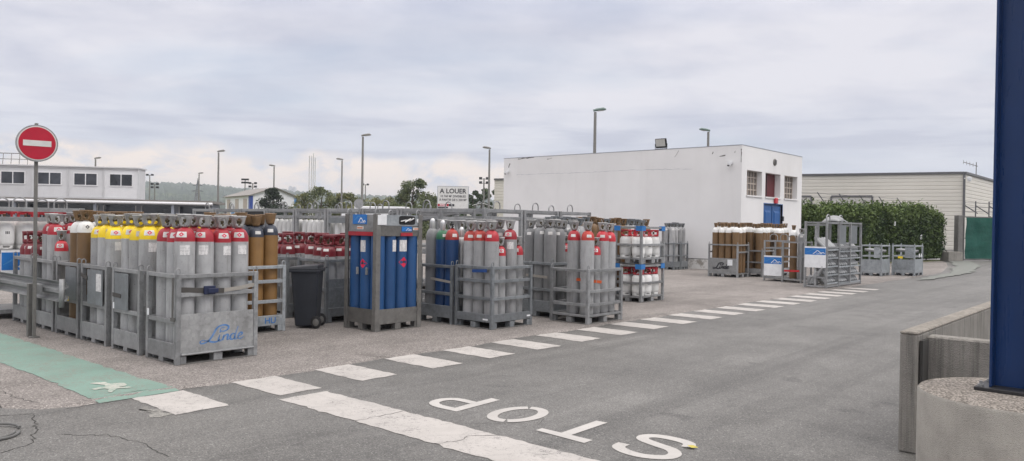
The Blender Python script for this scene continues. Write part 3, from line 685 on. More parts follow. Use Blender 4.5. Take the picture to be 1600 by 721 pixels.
mb=MB(); mb.box(-.523,-.518,-.37,0.02,.52,.98); mb.build('sheet_panel',M['galv_blue'],g); mb=MB(); mb.box(-.5265,-.524,-.12,-.03,.5,.56); mb.build('yellow_sticker',M['yellow'],g)
fill('brownwhite',4.23,5.15,11.58,12.31,4,3,DZ,'pallet behind crash barrier end','brown cylinders in the left line',skip=[(0,2)])
g=side_pallet('grey pallet of red and white shouldered cylinders behind the no entry sign post',12.45,13.25)
fill('red',4.23,5.15,12.51,13.21,4,3,DZ,'pallet behind the sign post','red shouldered cylinders in the left line',skip=[(1,0),(2,0),(3,0)],alt={(0,0):'redshort'})
g=side_pallet('last low grey pallet of the left line, holding short burgundy cylinders',13.35,14.2)
fill('burg',4.23,5.15,13.41,14.16,4,3,DZ,'last pallet of left line','burgundy cylinders')
# --- pallet with brown dark-shouldered cylinders, lettered HU
g=cage('steel_pallet','pale blue grey rail pallet lettered HU, holding brown capped cylinders',5.64,6.68,10.33,11.2,1.0,rails=(.76,.46),low=(.10,.25),mat='galv_light')
text_obj('HU',.13,'lettering',M['blue_logo'],g,(.26,-.437,.172),(1,0,0),(0,0,1),.0008,sx=1.05)
fill('brownslate',5.70,6.62,10.39,11.14,4,3,DZ,'on the HU pallet','brown capped cylinders')

# ------------------------------------------------------------------ wheelie bin
g=thing('wheelie_bin','charcoal grey wheelie bin standing between the HU pallet and the blue cylinder bundle','bin',(7.16,10.46,0),R(-47)); g.scale=(.82,.82,1)
mb=MB(); b0=[(-.19,-.20),(.20,-.20),(.20,.20),(-.19,.20)]; b1=[(-.27,-.25),(.25,-.25),(.25,.25),(-.27,.25)]
mb.add([(x,y,.03) for x,y in b0]+[(x,y,.90) for x,y in b1],[(3,2,1,0)]+[(i,(i+1)%4,4+(i+1)%4,4+i) for i in range(4)]); mb.build('body',M['bin'],g,bevel=.02)
mb=MB(); mb.box(-.30,.28,-.275,.275,.875,.915); mb.build('rim',M['bin'],g,bevel=.008)
mb=MB(); mb.add([(-.31,-.28,.917),(.25,-.28,.917),(.25,.28,.917),(-.31,.28,.917),(-.29,-.25,.955),(.24,-.25,.995),(.24,.25,.995),(-.29,.25,.955)],[(3,2,1,0),(4,5,6,7),(0,1,5,4),(1,2,6,5),(2,3,7,6),(3,0,4,7)]); mb.build('lid',M['bin'],g,bevel=.01)
mb=MB(); mb.tube([(.25,-.2,.93),(.32,-.2,.94),(.32,.2,.94),(.25,.2,.93)],.014,8); mb.build('handle',M['bin'],g)
for s_ in(-1,1):
    mb=MB(); mb.lathe([(0,-.028),(.07,-.028),(.098,-.02),(.10,0),(.098,.02),(.07,.028),(0,.028)],24); mb.xform(Matrix.Translation((.215,s_*.235,.10))@Matrix.Rotation(R(90),4,'X')); w=mb.build('wheel',M['black'],g)
    mb=MB(); mb.lathe([(0,-.032),(.05,-.032),(.06,-.027),(.06,.027),(.05,.032),(0,.032)],16); mb.xform(Matrix.Translation((.215,s_*.235,.10))@Matrix.Rotation(R(90),4,'X')); mb.build('hub',M['galv_dark'],w)

# ------------------------------------------------------------------ logo plates
def mountain_logo(g,o,ux,uy,w,h,blue_h=1.0,plate='white_plate',word=True):
    """white board with a blue band carrying a swooping line, a peak and the word"""
    o=Vector(o);ux=Vector(ux);uy=Vector(uy);n=ux.cross(uy)
    P=lambda u,v,d=0:o+ux*u+uy*v+n*d
    def slab(u0,u1,v0,v1,d0,d1,nm,mm,par):
        mb=MB(); vs=[P(u,v,d) for d in(d0,d1) for u,v in((u0,v0),(u1,v0),(u1,v1),(u0,v1))]
        mb.add(vs,[(3,2,1,0),(4,5,6,7),(0,1,5,4),(1,2,6,5),(2,3,7,6),(3,0,4,7)]); return mb.build(nm,M[mm],par)
    if blue_h<1:
        s_=slab(0,w,0,h,0,.012,'sign_board',plate,g); v0=h*(1-blue_h)-h*.03; v1=h*.93; d=.0135
        slab(.004,w-.004,v0,v1,.0125,d,'blue_band','blue_logo',s_)
    else: s_=slab(0,w,0,h,0,.008,'logo_plate','blue_logo',g); v0,v1=0,h; d=.0085
    bh=v1-v0; mb=MB()
    pts=smooth_path([(.04,.30),(.2,.50),(.38,.76),(.52,.80),(.68,.62),(.95,.74)],6)
    ribbon(mb,[(a*w,v0+b*bh) for a,b in pts],[bh*.10*(.4+math.sin(math.pi*i/len(pts))) for i in range(len(pts))],lambda u,v:P(u,v,d+.0012)); mb.build('swoosh',M['skyblue'],s_)
    mb=MB()
    pts=smooth_path([(.40,.16),(.48,.30),(.55,.52),(.60,.62),(.66,.56),(.74,.34),(.80,.30),(.88,.36),(.94,.20)],5)
    ribbon(mb,[(a*w,v0+b*bh) for a,b in pts],bh*.09,lambda u,v:P(u,v,d+.002)); mb.build('peak',M['txtwhite'],s_)
    if word:
        text_obj('Linde',bh*.34,'lettering',M['txtwhite'],s_,P(.70*w,v0+.20*bh,d+.003),ux,uy,.0004,sx=1.1)
    return s_

# ------------------------------------------------------------------ blue cylinder bundle
x0,x1,y0,y1=7.56,8.50,9.28,10.06; hx,hy=(x1-x0)/2,(y1-y0)/2; T=1.80
g=thing('cylinder_bundle','tall steel framed bundle of bright blue cylinders with hazard diamonds','cylinder bundle',((x0+x1)/2,(y0+y1)/2,0))
m=M['galv_dark']
for sx in(-1,1):
    for sy in(-1,1):
        mb=MB(); a,b=sx*hx,sy*hy; mb.box(a,a-sx*.085,b,b-sy*.012,0,T); mb.box(a,a-sx*.012,b-sy*.0125,b-sy*.085,.001,T-.001); mb.build('post',m,g,bevel=.003)
for sy,nm in((-1,'f'),(1,'b')):
    y=sy*hy
    mb=MB(); mb.box(-hx+.014,hx-.014,y-sy*.014,y-sy*.02,.105,.335); mb.build('base_panel',m,g)
    mb=MB(); mb.box(-hx+.014,hx-.014,y-sy*.014,y-sy*.02,1.46,1.62); mb.build('header_panel',m,g)
    mb=MB(); mb.box(-hx+.014,hx-.014,y-sy*.016,y-sy*.022,1.623,1.79); mb.build('header_plate',M['galv_light'],g)
for sx in(-1,1):
    x=sx*hx
    mb=MB(); mb.box(x-sx*.014,x-sx*.02,-hy+.014,hy-.014,.105,.335); mb.build('base_panel',m,g)
    mb=MB(); mb.box(x-sx*.014,x-sx*.02,-hy+.014,hy-.014,1.525,1.79); mb.build('header_panel',M['galv'],g)
for fx in(-1,0,1):
    for fy in(-1,0,1): mb=MB(); mb.box(fx*(hx-.07)-.055,fx*(hx-.07)+.055,fy*(hy-.07)-.052,fy*(hy-.07)+.052,.002,.104); mb.build('foot',m,g,bevel=.004)
mb=MB()
for fy in(-1,1): mb.box(-hx+.02,hx-.02,fy*hy-fy*.014,fy*hy-fy*.07,.003,.012)
for fx in(-1,1): mb.box(fx*hx-fx*.014,fx*hx-fx*.07,-hy+.02,hy-.02,.0035,.0125)
mb.build('skid',m,g)
mb=MB(); mb.box(-hx+.03,hx-.03,-hy+.03,hy-.03,.105,.14); mb.build('deck',m,g)
mb=MB(); mb.box(-hx+.03,hx-.03,-hy+.03,hy-.03,1.74,1.76); mb.build('top_plate',M['dark'],g)
bp=dome_prof(.106,1.35,.12)
for i in range(4):
    for j in range(3):
        mb=MB(); mb.lathe(bp,26,c=(-hx+.135+i*.223,-hy+.135+j*.255-.01,.142)); mb.build('cylinder',M['blue'],g)
cx=lambda i:-hx+.135+i*.223
yf=-hy+.125
def surf_patch(nm,mat,c,r,a0,a1,z0,z1,off,par):
    mb=MB(); mb.grid(lambda u,v:(c[0]+(r+off)*math.cos(a0+(a1-a0)*u),c[1]+(r+off)*math.sin(a0+(a1-a0)*u),z0+(z1-z0)*v),8,1); return mb.build(nm,M[mat],par)
def diamond(c,r,a,z,s,par):
    mb=MB(); P=lambda da,dz:(c[0]+(r+.003)*math.cos(a+da/r),c[1]+(r+.003)*math.sin(a+da/r),z+dz)
    mb.add([P(-s,0),P(-s/2,-s/2),P(0,-s),P(s/2,-s/2),P(s,0),P(s/2,s/2),P(0,s),P(-s/2,s/2),P(0,0)],[(i,(i+1)%8,8) for i in range(8)],0,True); d=mb.build('hazard_diamond',M['hazred'],par)
    mb=MB(); P2=lambda da,dz:(c[0]+(r+.0045)*math.cos(a+da/r),c[1]+(r+.0045)*math.sin(a+da/r),z+dz)
    mb.add([P2(*q) for q in((-.018,.0),(.0,-.014),(.018,.0),(.012,.022),(.0,.042),(-.010,.024))],[(0,1,2,3,4,5)]); mb.build('flame_mark',M['txt'],d)
surf_patch('data_label','label',(cx(1),yf),.106,R(-100),R(-40),1.22,1.40,.0015,g); surf_patch('data_label','label',(cx(2),yf),.106,R(-135),R(-50),1.22,1.40,.0015,g)
diamond((cx(2),yf),.106,R(-95),1.05,.085,g)
xl=cx(0); yl=lambda j:-hy+.125+j*.255
surf_patch('data_label','label',(xl,yl(1)),.106,R(150),R(215),1.21,1.39,.0015,g); diamond((xl,yl(1)),.106,R(190),1.03,.075,g)
for j in(.45,1.35):
    mb=MB(); yy=-hy+.125+j*.255; mb.box(-hx+.001,-hx+.03,yy-.018,yy+.018,.86,.97); mb.build('lock_plate',M['galv'],g,bevel=.003)
mb=MB(); mb.box(-hx-.001,-hx+.0105,-hy+.09,hy-.09,1.462,1.523); mb.build('red_strip',M['red'],g)
mb=MB(); mb.box(.02,.26,-hy-.0005,-hy+.012,1.462,1.512); mb.build('red_strip',M['red'],g)
mountain_logo(g,(-hx+.0135,.20,1.64),(0,-1,0),(0,0,1),.34,.15)
mountain_logo(g,(.04,-hy+.0135,1.535),(1,0,0),(0,0,1),.21,.075)
def tiny_plate(x,z,w,h,side):
    mb=MB()
    if side=='f': mb.box(x,x+w,-hy+.006,-hy+.0135,z,z+h)
    else: mb.box(-hx+.006,-hx+.0135,x,x+w,z,z+h)
    p=mb.build('marking_plate',M['white_plate'],g); mb=MB()
    for k in range(6):
        if side=='f': mb.box(x+w*(.08+.15*k),x+w*(.19+.15*k),-hy+.004,-hy+.0055,z+h*.2,z+h*.8)
        else: mb.box(-hx+.004,-hx+.0055,x+w*(.08+.15*k),x+w*(.19+.15*k),z+h*.2,z+h*.8)
    mb.build('orange_print',M['orange'],p)
tiny_plate(.28,1.555,.13,.04,'f'); tiny_plate(-.06,1.56,.15,.045,'l')
mb=MB(); mb.box(-hx+.02,-hx+.20,-hy-.002,-hy+.014,1.63,1.785); mb.build('white_box',M['white_plate'],g,bevel=.004)
mb=MB(); 
ow=[(.245+.17*math.copysign(abs(math.cos(a))**.35,math.cos(a))-.09,.07*math.copysign(abs(math.sin(a))**.35,math.sin(a))) for a in [2*math.pi*k/28 for k in range(28)]]
mb.add([(u,-hy+.0145,1.708+v) for u,v in ow],[tuple(range(28))]); mb.build('valve_window',M['black'],g)
mb=MB(); mb.tube([(.02,-hy+.012,1.69),(.12,-hy+.008,1.71),(.2,-hy+.012,1.70),(.29,-hy+.01,1.74)],.012,7); mb.tube([(.10,-hy+.008,1.68),(.22,-hy+.006,1.73)],.015,7); mb.build('manifold',M['alu'],g)
mb=MB(); mb.lathe([(0,0),(.032,0),(.032,.006),(0,.006)],18,smooth=False); mb.xform(Matrix.Translation((.385,-hy+.0145,1.705))@Matrix.Rotation(R(90),4,'X')); mb.build('gauge_cap',M['white_plate'],g)
for sx in(-1,1):
    for yy in(-hy+.05,hy-.05):
        mb=MB(); mb.tube([(sx*(hx-.05)-.04,yy,T-.02)]+[(sx*(hx-.05)-.04*math.cos(a),yy,T+.03+.045*math.sin(a)) for a in [math.pi*k/10 for k in range(11)]]+[(sx*(hx-.05)+.04,yy,T-.02)],.011,7); mb.build('lifting_eye',M['galv'],g)

# ------------------------------------------------------------------ pallets behind bin and bundle
cage('steel_pallet','grey pallet with sheet front behind the wheelie bin, holding burgundy cylinders',7.62,8.66,10.62,11.45,1.05,rails=(.55,),panel=(.15,.72),mat='galv_blue')
fill('burg',7.68,8.60,10.68,11.39,4,3,DZ+.03,'pallet right behind the bin','burgundy cylinders behind the bin')
cage('steel_pallet','grey rail pallet of burgundy cylinders, second behind the wheelie bin',7.55,8.6,11.65,12.5,1.05,rails=(.55,),mat='galv_blue')
fill('burg',7.61,8.54,11.71,12.44,4,2,DZ+.03,'second pallet behind the bin','burgundy cylinders behind the bin')
# --- red-shouldered pallet right of the bundle
g=cage('steel_pallet','grey rail pallet right of the blue bundle with mixed tall and short red cylinders',9.05,10.05,8.24,9.08,1.0,rails=(.76,.48),low=(.11,.235),mat='galv_blue')
for k,(u,w) in enumerate(((-.42,.1),(.36,.12))):
    mb=MB(); yy=-.4165; (mb.box(u,u+w,yy-.0035,yy,.15,.175) if k else mb.box(-.4965-.0035,-.4965,-.33,-.22,.14,.165)); mb.build('data_plate',M['white_plate'],g)
strap(g,[(-.505,-.30,.93),(-.508,.02,.915)],.05,'strap_blue',ratchet=None)
fill('redplain',9.10,10.0,8.30,9.02,4,3,DZ,'pallet right of blue bundle','mixed cylinders right of the blue bundle',alt={(1,0):'redshort',(2,0):'red',(3,0):'redshort',(0,1):'redold',(0,2):'redold',(1,1):'red',(2,1):'grey',(3,2):'redold',(2,2):'grey'},skip=[(3,1)])
g=cage('steel_pallet','grey rail pallet with a faint blue mark holding the navy cylinders',9.05,10.05,9.14,9.97,.98,rails=(.50,),low=(.10,.30),mat='galv_blue')
strap(g,[(-.505,-.38,.70),(-.505,.1,.74)],.04,'strap_grey')
mountain=None
fill('grey',9.10,10.0,9.20,9.91,4,3,DZ,'on the navy cylinders pallet','mixed cylinders right of the blue bundle',alt={(0,0):'navyred',(0,1):'navygreen',(0,2):'darkdome',(1,0):'aludome',(1,1):'aludome'})
# --- two pallets by the kerb
g=cage('steel_pallet','half filled grey rail pallet with an orange strap beside the white dashes',10.75,11.82,7.60,8.42,.93,rails=(.55,.32),low=(.115,.155),mat='galv')
strap(g,[(-.12-.28,-.06,.74),(-.05,-.345,.695)],.05,'strap_orange')
for k,(key,x,y,w) in enumerate((('redplain',10.95,8.06,'leftmost, standing behind the others'),('redold',10.98,7.79,'front left beside the orange strap'),('redshort',11.22,7.79,'the short one in front'),('redplain',11.44,7.80,'third along the front'),('redplain',11.66,7.80,'rightmost of the front'))):
    put(key,x,y,DZ,'%s, %s, half filled pallet'%(KIND[key],w),'cylinders in the half filled pallet',jit=.3)
g=cage('steel_pallet','grey rail pallet of plain grey cylinders behind the half filled pallet',10.98,12.0,8.55,9.38,1.0,rails=(.5,),low=(.10,.30),mat='galv_blue')
strap(g,[(-.515,-.30,.73),(-.515,.20,.75)],.045,'strap_grey')
fill('grey',11.03,11.95,8.61,9.32,4,3,DZ+.03,'pallet behind half filled one','plain grey cylinders',alt={(2,0):'redshort',(2,2):'redold'})
# --- further pallets in that direction: mostly their caps show
cage('steel_pallet','grey pallet of grey cylinders left of the stacked propane crates',12.3,13.3,9.2,10.0,1.0,mat='galv_blue'); fill('greyfar',12.35,13.25,9.25,9.95,4,3,DZ,'left of stacked propane crates','grey cylinders before the white building',alt={(0,1):'redplain',(3,2):'redplain'})
for k,(xa,key,lb) in enumerate(((13.95,'brownfar','directly behind'),(15.02,'brownfar','second behind'),(16.09,'greyfar','third behind'))):
    cage('steel_pallet','grey pallet %s the stacked propane crates, only its cylinder caps in view'%lb,xa,xa+1.04,10.0,10.8,1.0,mat='galv_blue')
    fill(key,xa+.06,xa+.98,10.06,10.74,4,2,DZ,'%s the propane crates'%lb,'capped cylinders behind the propane crates',alt={(3,0):'brownfar'} if k==2 else ({(0,0):'greyfar'} if k==1 else {}))
for k,(xa,lb) in enumerate(((27.0,'left'),(27.6,'right'))):
    cage('steel_pallet','small grey pallet against the long white wall, %s of the pair'%lb,xa,xa+.55,15.05,15.68,1.05,rails=(.55,),low=(.10,.32),mat='galv_blue')
    fill('greyfar',xa+.03,xa+.52,15.10,15.63,2,2,DZ,'%s pallet at white wall'%lb,'grey cylinders by the long white wall')

# ------------------------------------------------------------------ propane crates, stacked
for k,(z,lb) in enumerate(((0,'lower'),(.845,'upper'))):
    g=cage('propane_crate','%s of two stacked grey crates with blue corner brackets'%lb,14.72,15.72,9.0,9.72,.83,rails=(.42,),low=(.095,.13),group='stacked propane crates',loops=False,z=z,cat='crate',foot=.09)
    for sx in(-1,1):
        for sy in(-1,1):
            mb=MB(); a,b=sx*.503,sy*.363; mb.box(a,a-sx*.16,b,b-sy*.006,.73,.84); mb.box(a,a-sx*.006,b-sy*.0065,b-sy*.16,.7305,.8395); mb.build('corner_bracket',M['blue_br'],g)
    for j in range(2):
        for i in range(3):
            put('propane',14.90+i*.31+random.uniform(-.008,.008),9.19+j*.33,z+.128,'white propane bottle, %s of %s row in %s stacked crate'%(('left','middle','right')[i],('front','back')[j],lb),'propane bottles in the stacked crates')

# ------------------------------------------------------------------ two-deck racks with lifting hoops
def rack(label,x0,x1,y0,y1,top,deck,nh=2,mat='galv',axis='y',plates=(),group='two deck steel racks'):
    W,D=x1-x0,y1-y0; hx,hy=W/2,D/2; m=M[mat]
    g=thing('steel_rack',label,'rack',((x0+x1)/2,(y0+y1)/2,0),0,group)
    for sx in(-1,1):
        for sy in(-1,1):
            mb=MB(); mb.box(sx*hx,sx*(hx-.07),sy*hy,sy*(hy-.07),0,top); mb.build('post',m,g,bevel=.004)
    for z in (top-.04,top-.20,deck-.03,.12):
        for sy in(-1,1):
            mb=MB(); mb.box(-hx+.07,hx-.07,sy*(hy-.01),sy*(hy-.05),z-.035,z+.035); mb.build('beam',m,g,bevel=.003)
        for sx in(-1,1):
            mb=MB(); mb.box(sx*(hx-.01),sx*(hx-.05),-hy+.07,hy-.07,z-.035,z+.035); mb.build('beam',m,g,bevel=.003)
    mb=MB(); mb.box(-hx+.05,hx-.05,-hy+.05,hy-.05,deck-.02,deck); mb.build('deck',M['galv_dark'],g)
    mb=MB(); mb.box(-hx+.05,hx-.05,-hy+.05,hy-.05,.13,.15); mb.build('deck',M['galv_dark'],g)
    for s_ in(-1,1):
        for u in ((-.5,.5) if nh==4 else ((.35*s_,) if nh==2 else ((.3,) if s_==-1 else ()))):
            a=(s_*(hx-.04),u*W*.9*.5) if axis=='y' else (u*W*.9*.5,s_*(hy-.04))
            mb=MB(); ww=.10; P=lambda c,z:(a[0],a[1]+c,z) if axis=='y' else (a[0]+c,a[1],z)
            mb.tube([P(-ww,top-.05)]+[P(-ww*math.cos(t_),top+.06+.10*math.sin(t_)) for t_ in [math.pi*k/10 for k in range(11)]]+[P(ww,top-.05)],.013,7); mb.build('lifting_hoop',m,g)
    for (sd,u0,u1,z0,z1,mm) in plates:
        mb=MB()
        if sd=='l': mb.box(-hx-.002,-hx+.006,-hy+.075+u0*(2*hy-.15),-hy+.075+u1*(2*hy-.15),z0,z1)
        else: mb.box(-hx+.075+u0*(2*hx-.15),-hx+.075+u1*(2*hx-.15),-hy-.002,-hy+.006,z0,z1)
        mb.build('side_plate',M[mm],g)
    return g
spec=[('grey two deck rack nearest the white building, dark awning sheet over its upper deck',[],0),
('grey two deck rack behind the navy cylinders with a deep grey header plate',[('l',0,1,1.58,1.76,'galv_blue')],4),
('grey two deck rack directly behind the blue bundle',[('l',0,1,1.64,1.76,'galv_blue')],4),
('grey two deck rack left behind the blue bundle, silver bottles on its upper deck',[],5),
('grey two deck rack behind the wheelie bin, silver bottles on its upper deck',[],5),
('grey two deck rack with a black header sheet above its silver bottles',[('l',.02,.80,1.60,1.90,'black')],4),
('grey two deck rack with pale plate behind the brown capped cylinders',[('l',0,1,1.60,1.78,'galv_light')],3),
('far left grey two deck rack behind the yellow shouldered cylinders',[('l',0,1,1.62,1.78,'galv_light')],0)]
for k,(lb,pl,nb) in enumerate(spec):
    y0=11.05+k*1.26; rack(lb,10.6,11.6,y0,y0+1.22,1.97,1.12,plates=pl)
    for j in range(2):
        for i in range(nb):
            put('silver',10.76+j*.28+random.uniform(-.01,.01),y0+1.10-(i+.5)*1.02/max(nb,1),1.122,'silver bottle, %s from left, %s row, %s rack from the right'%(ORD[i],('front','rear')[j],ORD[k]),'silver bottles on the rack decks')
    if k==0:
        mb=MB(); mb.grid(lambda u,v:(10.50+.75*v,y0+.12+1.0*u,1.70+.16*math.sin(v*1.5)+.02*math.sin(u*9)),10,6); o=mb.build('tarpaulin',M['black'],solid=.004); tag(o,'black tarpaulin slung under the top beam of the rack near the white building','tarpaulin')
for k in range(3):
    x0=11.85+k*1.3; rack('grey two deck rack before the long white wall, %s from its left end'%ORD[k],x0,x0+1.25,11.05,12.0,2.0,1.12,axis='x')
for k in range(4):
    y0=13.4+k*1.9; rack('empty grey rack in the second rack row, %s from the right'%ORD[k],13.4,14.6,y0,y0+1.8,2.0,1.12,axis='y',nh=1)
# rack at the far left with propane bottles and a sign board
g=rack('grey two deck rack at the left edge behind the crash barrier, propane bottles on top',3.98,5.35,14.5,15.45,1.83,1.13,nh=4,axis='x',mat='galv')
mountain_logo(g,(-.58,-.482,.62),(1,0,0),(0,0,1),.62,.50,.62)
for j in range(2):
    for i in range(4): put('propane',4.2+i*.31,14.75+j*.36,1.132,'white propane bottle, %s from left, %s row, left edge rack'%(ORD[i],('front','back')[j]),'propane bottles in the left edge rack')

# ------------------------------------------------------------------ pallets in front of the windowed wall
g=cage('steel_pallet','grey pallet with black graffiti and a white paper on its side sheet',24.70,25.6,11.36,12.45,1.12,rails=(.85,),low=(.10,.13),sides={'l':{'rails':(),'panel':(.12,.64),'low':(.10,.13)}})
hx,hy=.45,.545
script(g,'txt',lambda u,v:(-hx+.0085,.30-u*.27-v*.03,.28+v*.20),.16); mb=MB(); mb.box(-hx+.006,-hx+.0095,-.35,-.17,.40,.60); mb.build('paper_sheet',M['white_plate'],g)
fill('brownfarwhite',24.75,25.55,11.42,12.39,3,4,DZ,'on the black graffiti pallet','brown cylinders before the windowed wall')
cage('steel_pallet','low grey rail pallet right of the graffiti pallet, filled with brown cylinders',25.75,26.75,10.95,12.0,.92,rails=(.5,),low=(.10,.28)); fill('brownfarwhite',25.8,26.7,11.0,11.95,4,3,DZ,'pallet right of graffiti pallet','brown cylinders before the windowed wall')
cage('steel_pallet','grey pallet of brown cylinders under the blue double door',27.0,28.0,10.75,11.6,1.0,rails=(.5,),low=(.10,.28)); fill('brownfarwhite',27.05,27.95,10.8,11.55,4,2,DZ,'pallet under the blue door','brown cylinders before the windowed wall')
# open frames
def frame(label,x0,x1,y0,y1,top,mid):
    W,D=x1-x0,y1-y0;hx,hy=W/2,D/2; g=thing('open_crate',label,'crate',((x0+x1)/2,(y0+y1)/2,0),0,'open steel crates')
    for sx in(-1,1):
        for sy in(-1,1):
            mb=MB(); mb.box(sx*hx,sx*(hx-.05),sy*hy,sy*(hy-.05),0,top); mb.build('post',M['galv'],g,bevel=.004)
    for z in (top-.025,mid,.10):
        for sy in(-1,1): mb=MB(); mb.box(-hx+.05,hx-.05,sy*(hy-.008),sy*(hy-.042),z-.022,z+.022); mb.build('rail',M['galv'],g)
        for sx in(-1,1): mb=MB(); mb.box(sx*(hx-.008),sx*(hx-.042),-hy+.05,hy-.05,z-.022,z+.022); mb.build('rail',M['galv'],g)
    mb=MB(); mb.box(-hx+.05,hx-.05,-hy+.05,hy-.05,.07,.09); mb.build('floor_plate',M['galv_dark'],g)
    for sx in(-1,1):
        mb=MB(); mb.tube([(sx*(hx-.03),-.12,top-.03)]+[(sx*(hx-.03),-.12*math.cos(a),top+.10+.10*math.sin(a)) for a in [math.pi*k/10 for k in range(11)]]+[(sx*(hx-.03),.12,top-.03)],.013,7); mb.build('lifting_hoop',M['galv'],g)
    return g
g=frame('open grey steel crate carrying a white and blue board, left of the pair',24.2,25.1,9.62,10.26,1.30,1.05)
mountain_logo(g,(-.462,.29,.17),(0,-1,0),(0,0,1),.58,.64,.38)
g=frame('open grey steel crate with a red strap, between the boarded crate and the tube shelf',23.98,24.9,8.95,9.57,1.28,.80)
strap(g,[(-.44,.24,.36),(-.44,-.24,.37)],.06,'strap_red'); 
put('brownfarwhite',24.35,9.35,.09,'brown cylinder tied with a red strap inside the open crate','cylinder in the open crate'); put('grey',24.35,9.10,.09,'grey cylinder tied with a red strap inside the open crate','cylinder in the open crate')
# shelf of tubes
x0,x1,y0,y1=22.46,25.55,7.66,8.32; hx,hy=(x1-x0)/2,(y1-y0)/2
g=thing('tube_shelf','tall galvanised shelf of sloping trays full of slim grey tubes, standing by the dashes','shelf',((x0+x1)/2,(y0+y1)/2,0)); T=1.9
bx=[-hx,-hx+1.03,-hx+2.06,hx-.0]
for k,x in enumerate(bx):
    for sy in(-1,1):
        mb=MB(); xx=min(max(x,-hx+.03),hx-.03); mb.box(xx-.03,xx+.03,sy*hy,sy*(hy-.06),0,T); mb.build('post',M['galv'],g,bevel=.004)
for sy in(-1,1):
    for z in(.05,1.16,T-.03):
        mb=MB(); 
        for a,b in zip(bx,bx[1:]): mb.box(max(a,-hx)+.06*(a==-hx)+.031*(a!=-hx),b-.061 if b==bx[-1] else b-.031,sy*(hy-.01),sy*(hy-.045),z-.025,z+.025)
        mb.build('beam',M['galv'],g)
for sx in(-1,1):
    for z in(.05,.30,T-.10,T-.03):
        mb=MB(); mb.box(sx*(hx-.01),sx*(hx-.045),-hy+.06,hy-.06,z-.022,z+.022); mb.build('beam',M['galv'],g)
mb=MB(); mb.box(-hx+.005,-hx+.045,-.03,.03,.08,T-.13); mb.build('middle_post',M['galv'],g)
mountain_logo(g,(-hx-.012,hy-.03,.58),(0,-1,0),(0,0,1),.60,.60,.36)
for a,b in((bx[1],bx[2]),(bx[2],bx[3])):
    mb=MB(); mb.box(a+.06,a+.62,-hy+.02,-hy+.026,1.25,1.80); mb.build('header_plate',M['galv_blue'],g)
rt=random.Random(5)
TIERS=[(.12,.36,.60,.84,1.08),(.09,.33,.57,.81,1.02),(.09,.33,.57,.81,1.02)]
first=None
for bi,(a,b) in enumerate(zip(bx,bx[1:])):
    for zi,zt in enumerate(TIERS[bi]):
        w0,w1=a+.05,b-.05; mb=MB()
        mb.add([(w0,-hy+.015,zt),(w1,-hy+.015,zt),(w1,-hy+.10,zt-.012),(w0,-hy+.10,zt-.012)],[(0,1,2,3)]); mb.add([(w0,-hy+.015,zt-.015),(w1,-hy+.015,zt-.015),(w1,-hy+.015,zt+.03),(w0,-hy+.015,zt+.03)],[(0,1,2,3)])
        mb.build('tray',M['galv_light'],g,solid=.006)
        mb=MB(); mb.add([(w0,-hy+.16,zt-.02),(w1,-hy+.16,zt-.02),(w1,-hy+.40,zt+.225),(w0,-hy+.40,zt+.225)],[(0,1,2,3)]); mb.build('back_sheet',M['galv_dark'],g,solid=.005)
        top_tier=zi==4
        for q in range(5):
            px=(x0+x1)/2+a+.15+q*(b-a-.30)/4
            if first is None:
                mb=MB(); mb.lathe([(0,0),(.040,0),(.046,.01),(.046,.25),(.036,.28),(.018,.29),(.018,.31),(0,.31)],14); first=mb.build('gas_tube',M['silver_grey']); o=first
            else: o=first.copy(); COL.objects.link(o)
            if top_tier and bi==0: o.scale=(1.15,1.15,1.5)
            o.location=(px,(y0+y1)/2-hy+.075+rt.uniform(0,.01),zt+.035); o.rotation_euler=(R(-46+rt.uniform(-2,2)),0,0)
            tag(o,'slim grey tube, %s from left, %s tray up, %s shelf bay'%(ORD[q],ORD[zi],('left','middle','right')[bi]),'gas tube','slim tubes in the shelf trays')
for q in range(3):
    mb=MB(); mb.tube([(-hx+.02,-hy+.12+q*.17,.62-.14*q),(-hx+.10,-hy+.42+q*.07,.12)],.05,10); o=mb.build('gas_tube',M['silver_grey']); o.location=((x0+x1)/2,(y0+y1)/2,0); tag(o,'loose grey tube leaning in the end of the shelf below its board, %s of three'%('front','middle','rear')[q],'gas tube','loose tubes in the shelf end')
for sx in(-.55,.55):
    mb=MB(); mb.tube([(sx-.14,0,T-.01)]+[(sx-.14*math.cos(a),0,T+.10+.11*math.sin(a)) for a in [math.pi*k/10 for k in range(11)]]+[(sx+.14,0,T-.01)],.02,7); mb.build('lifting_hoop',M['galv'],g)
mb=MB(); mb.grid(lambda u,v:(-.42+.84*u+.03*math.sin(9*v),-.26+.52*v,.0+.17*math.sin(math.pi*u)**.6*math.sin(math.pi*v)**.6+.02*math.sin(13*u+5*v)),14,10); o=mb.build('tarpaulin',M['galv'],solid=.004); o.location=((x0+x1)/2,(y0+y1)/2,T+.012); tag(o,'crumpled silver grey sheet lying on top of the tube shelf','tarpaulin')
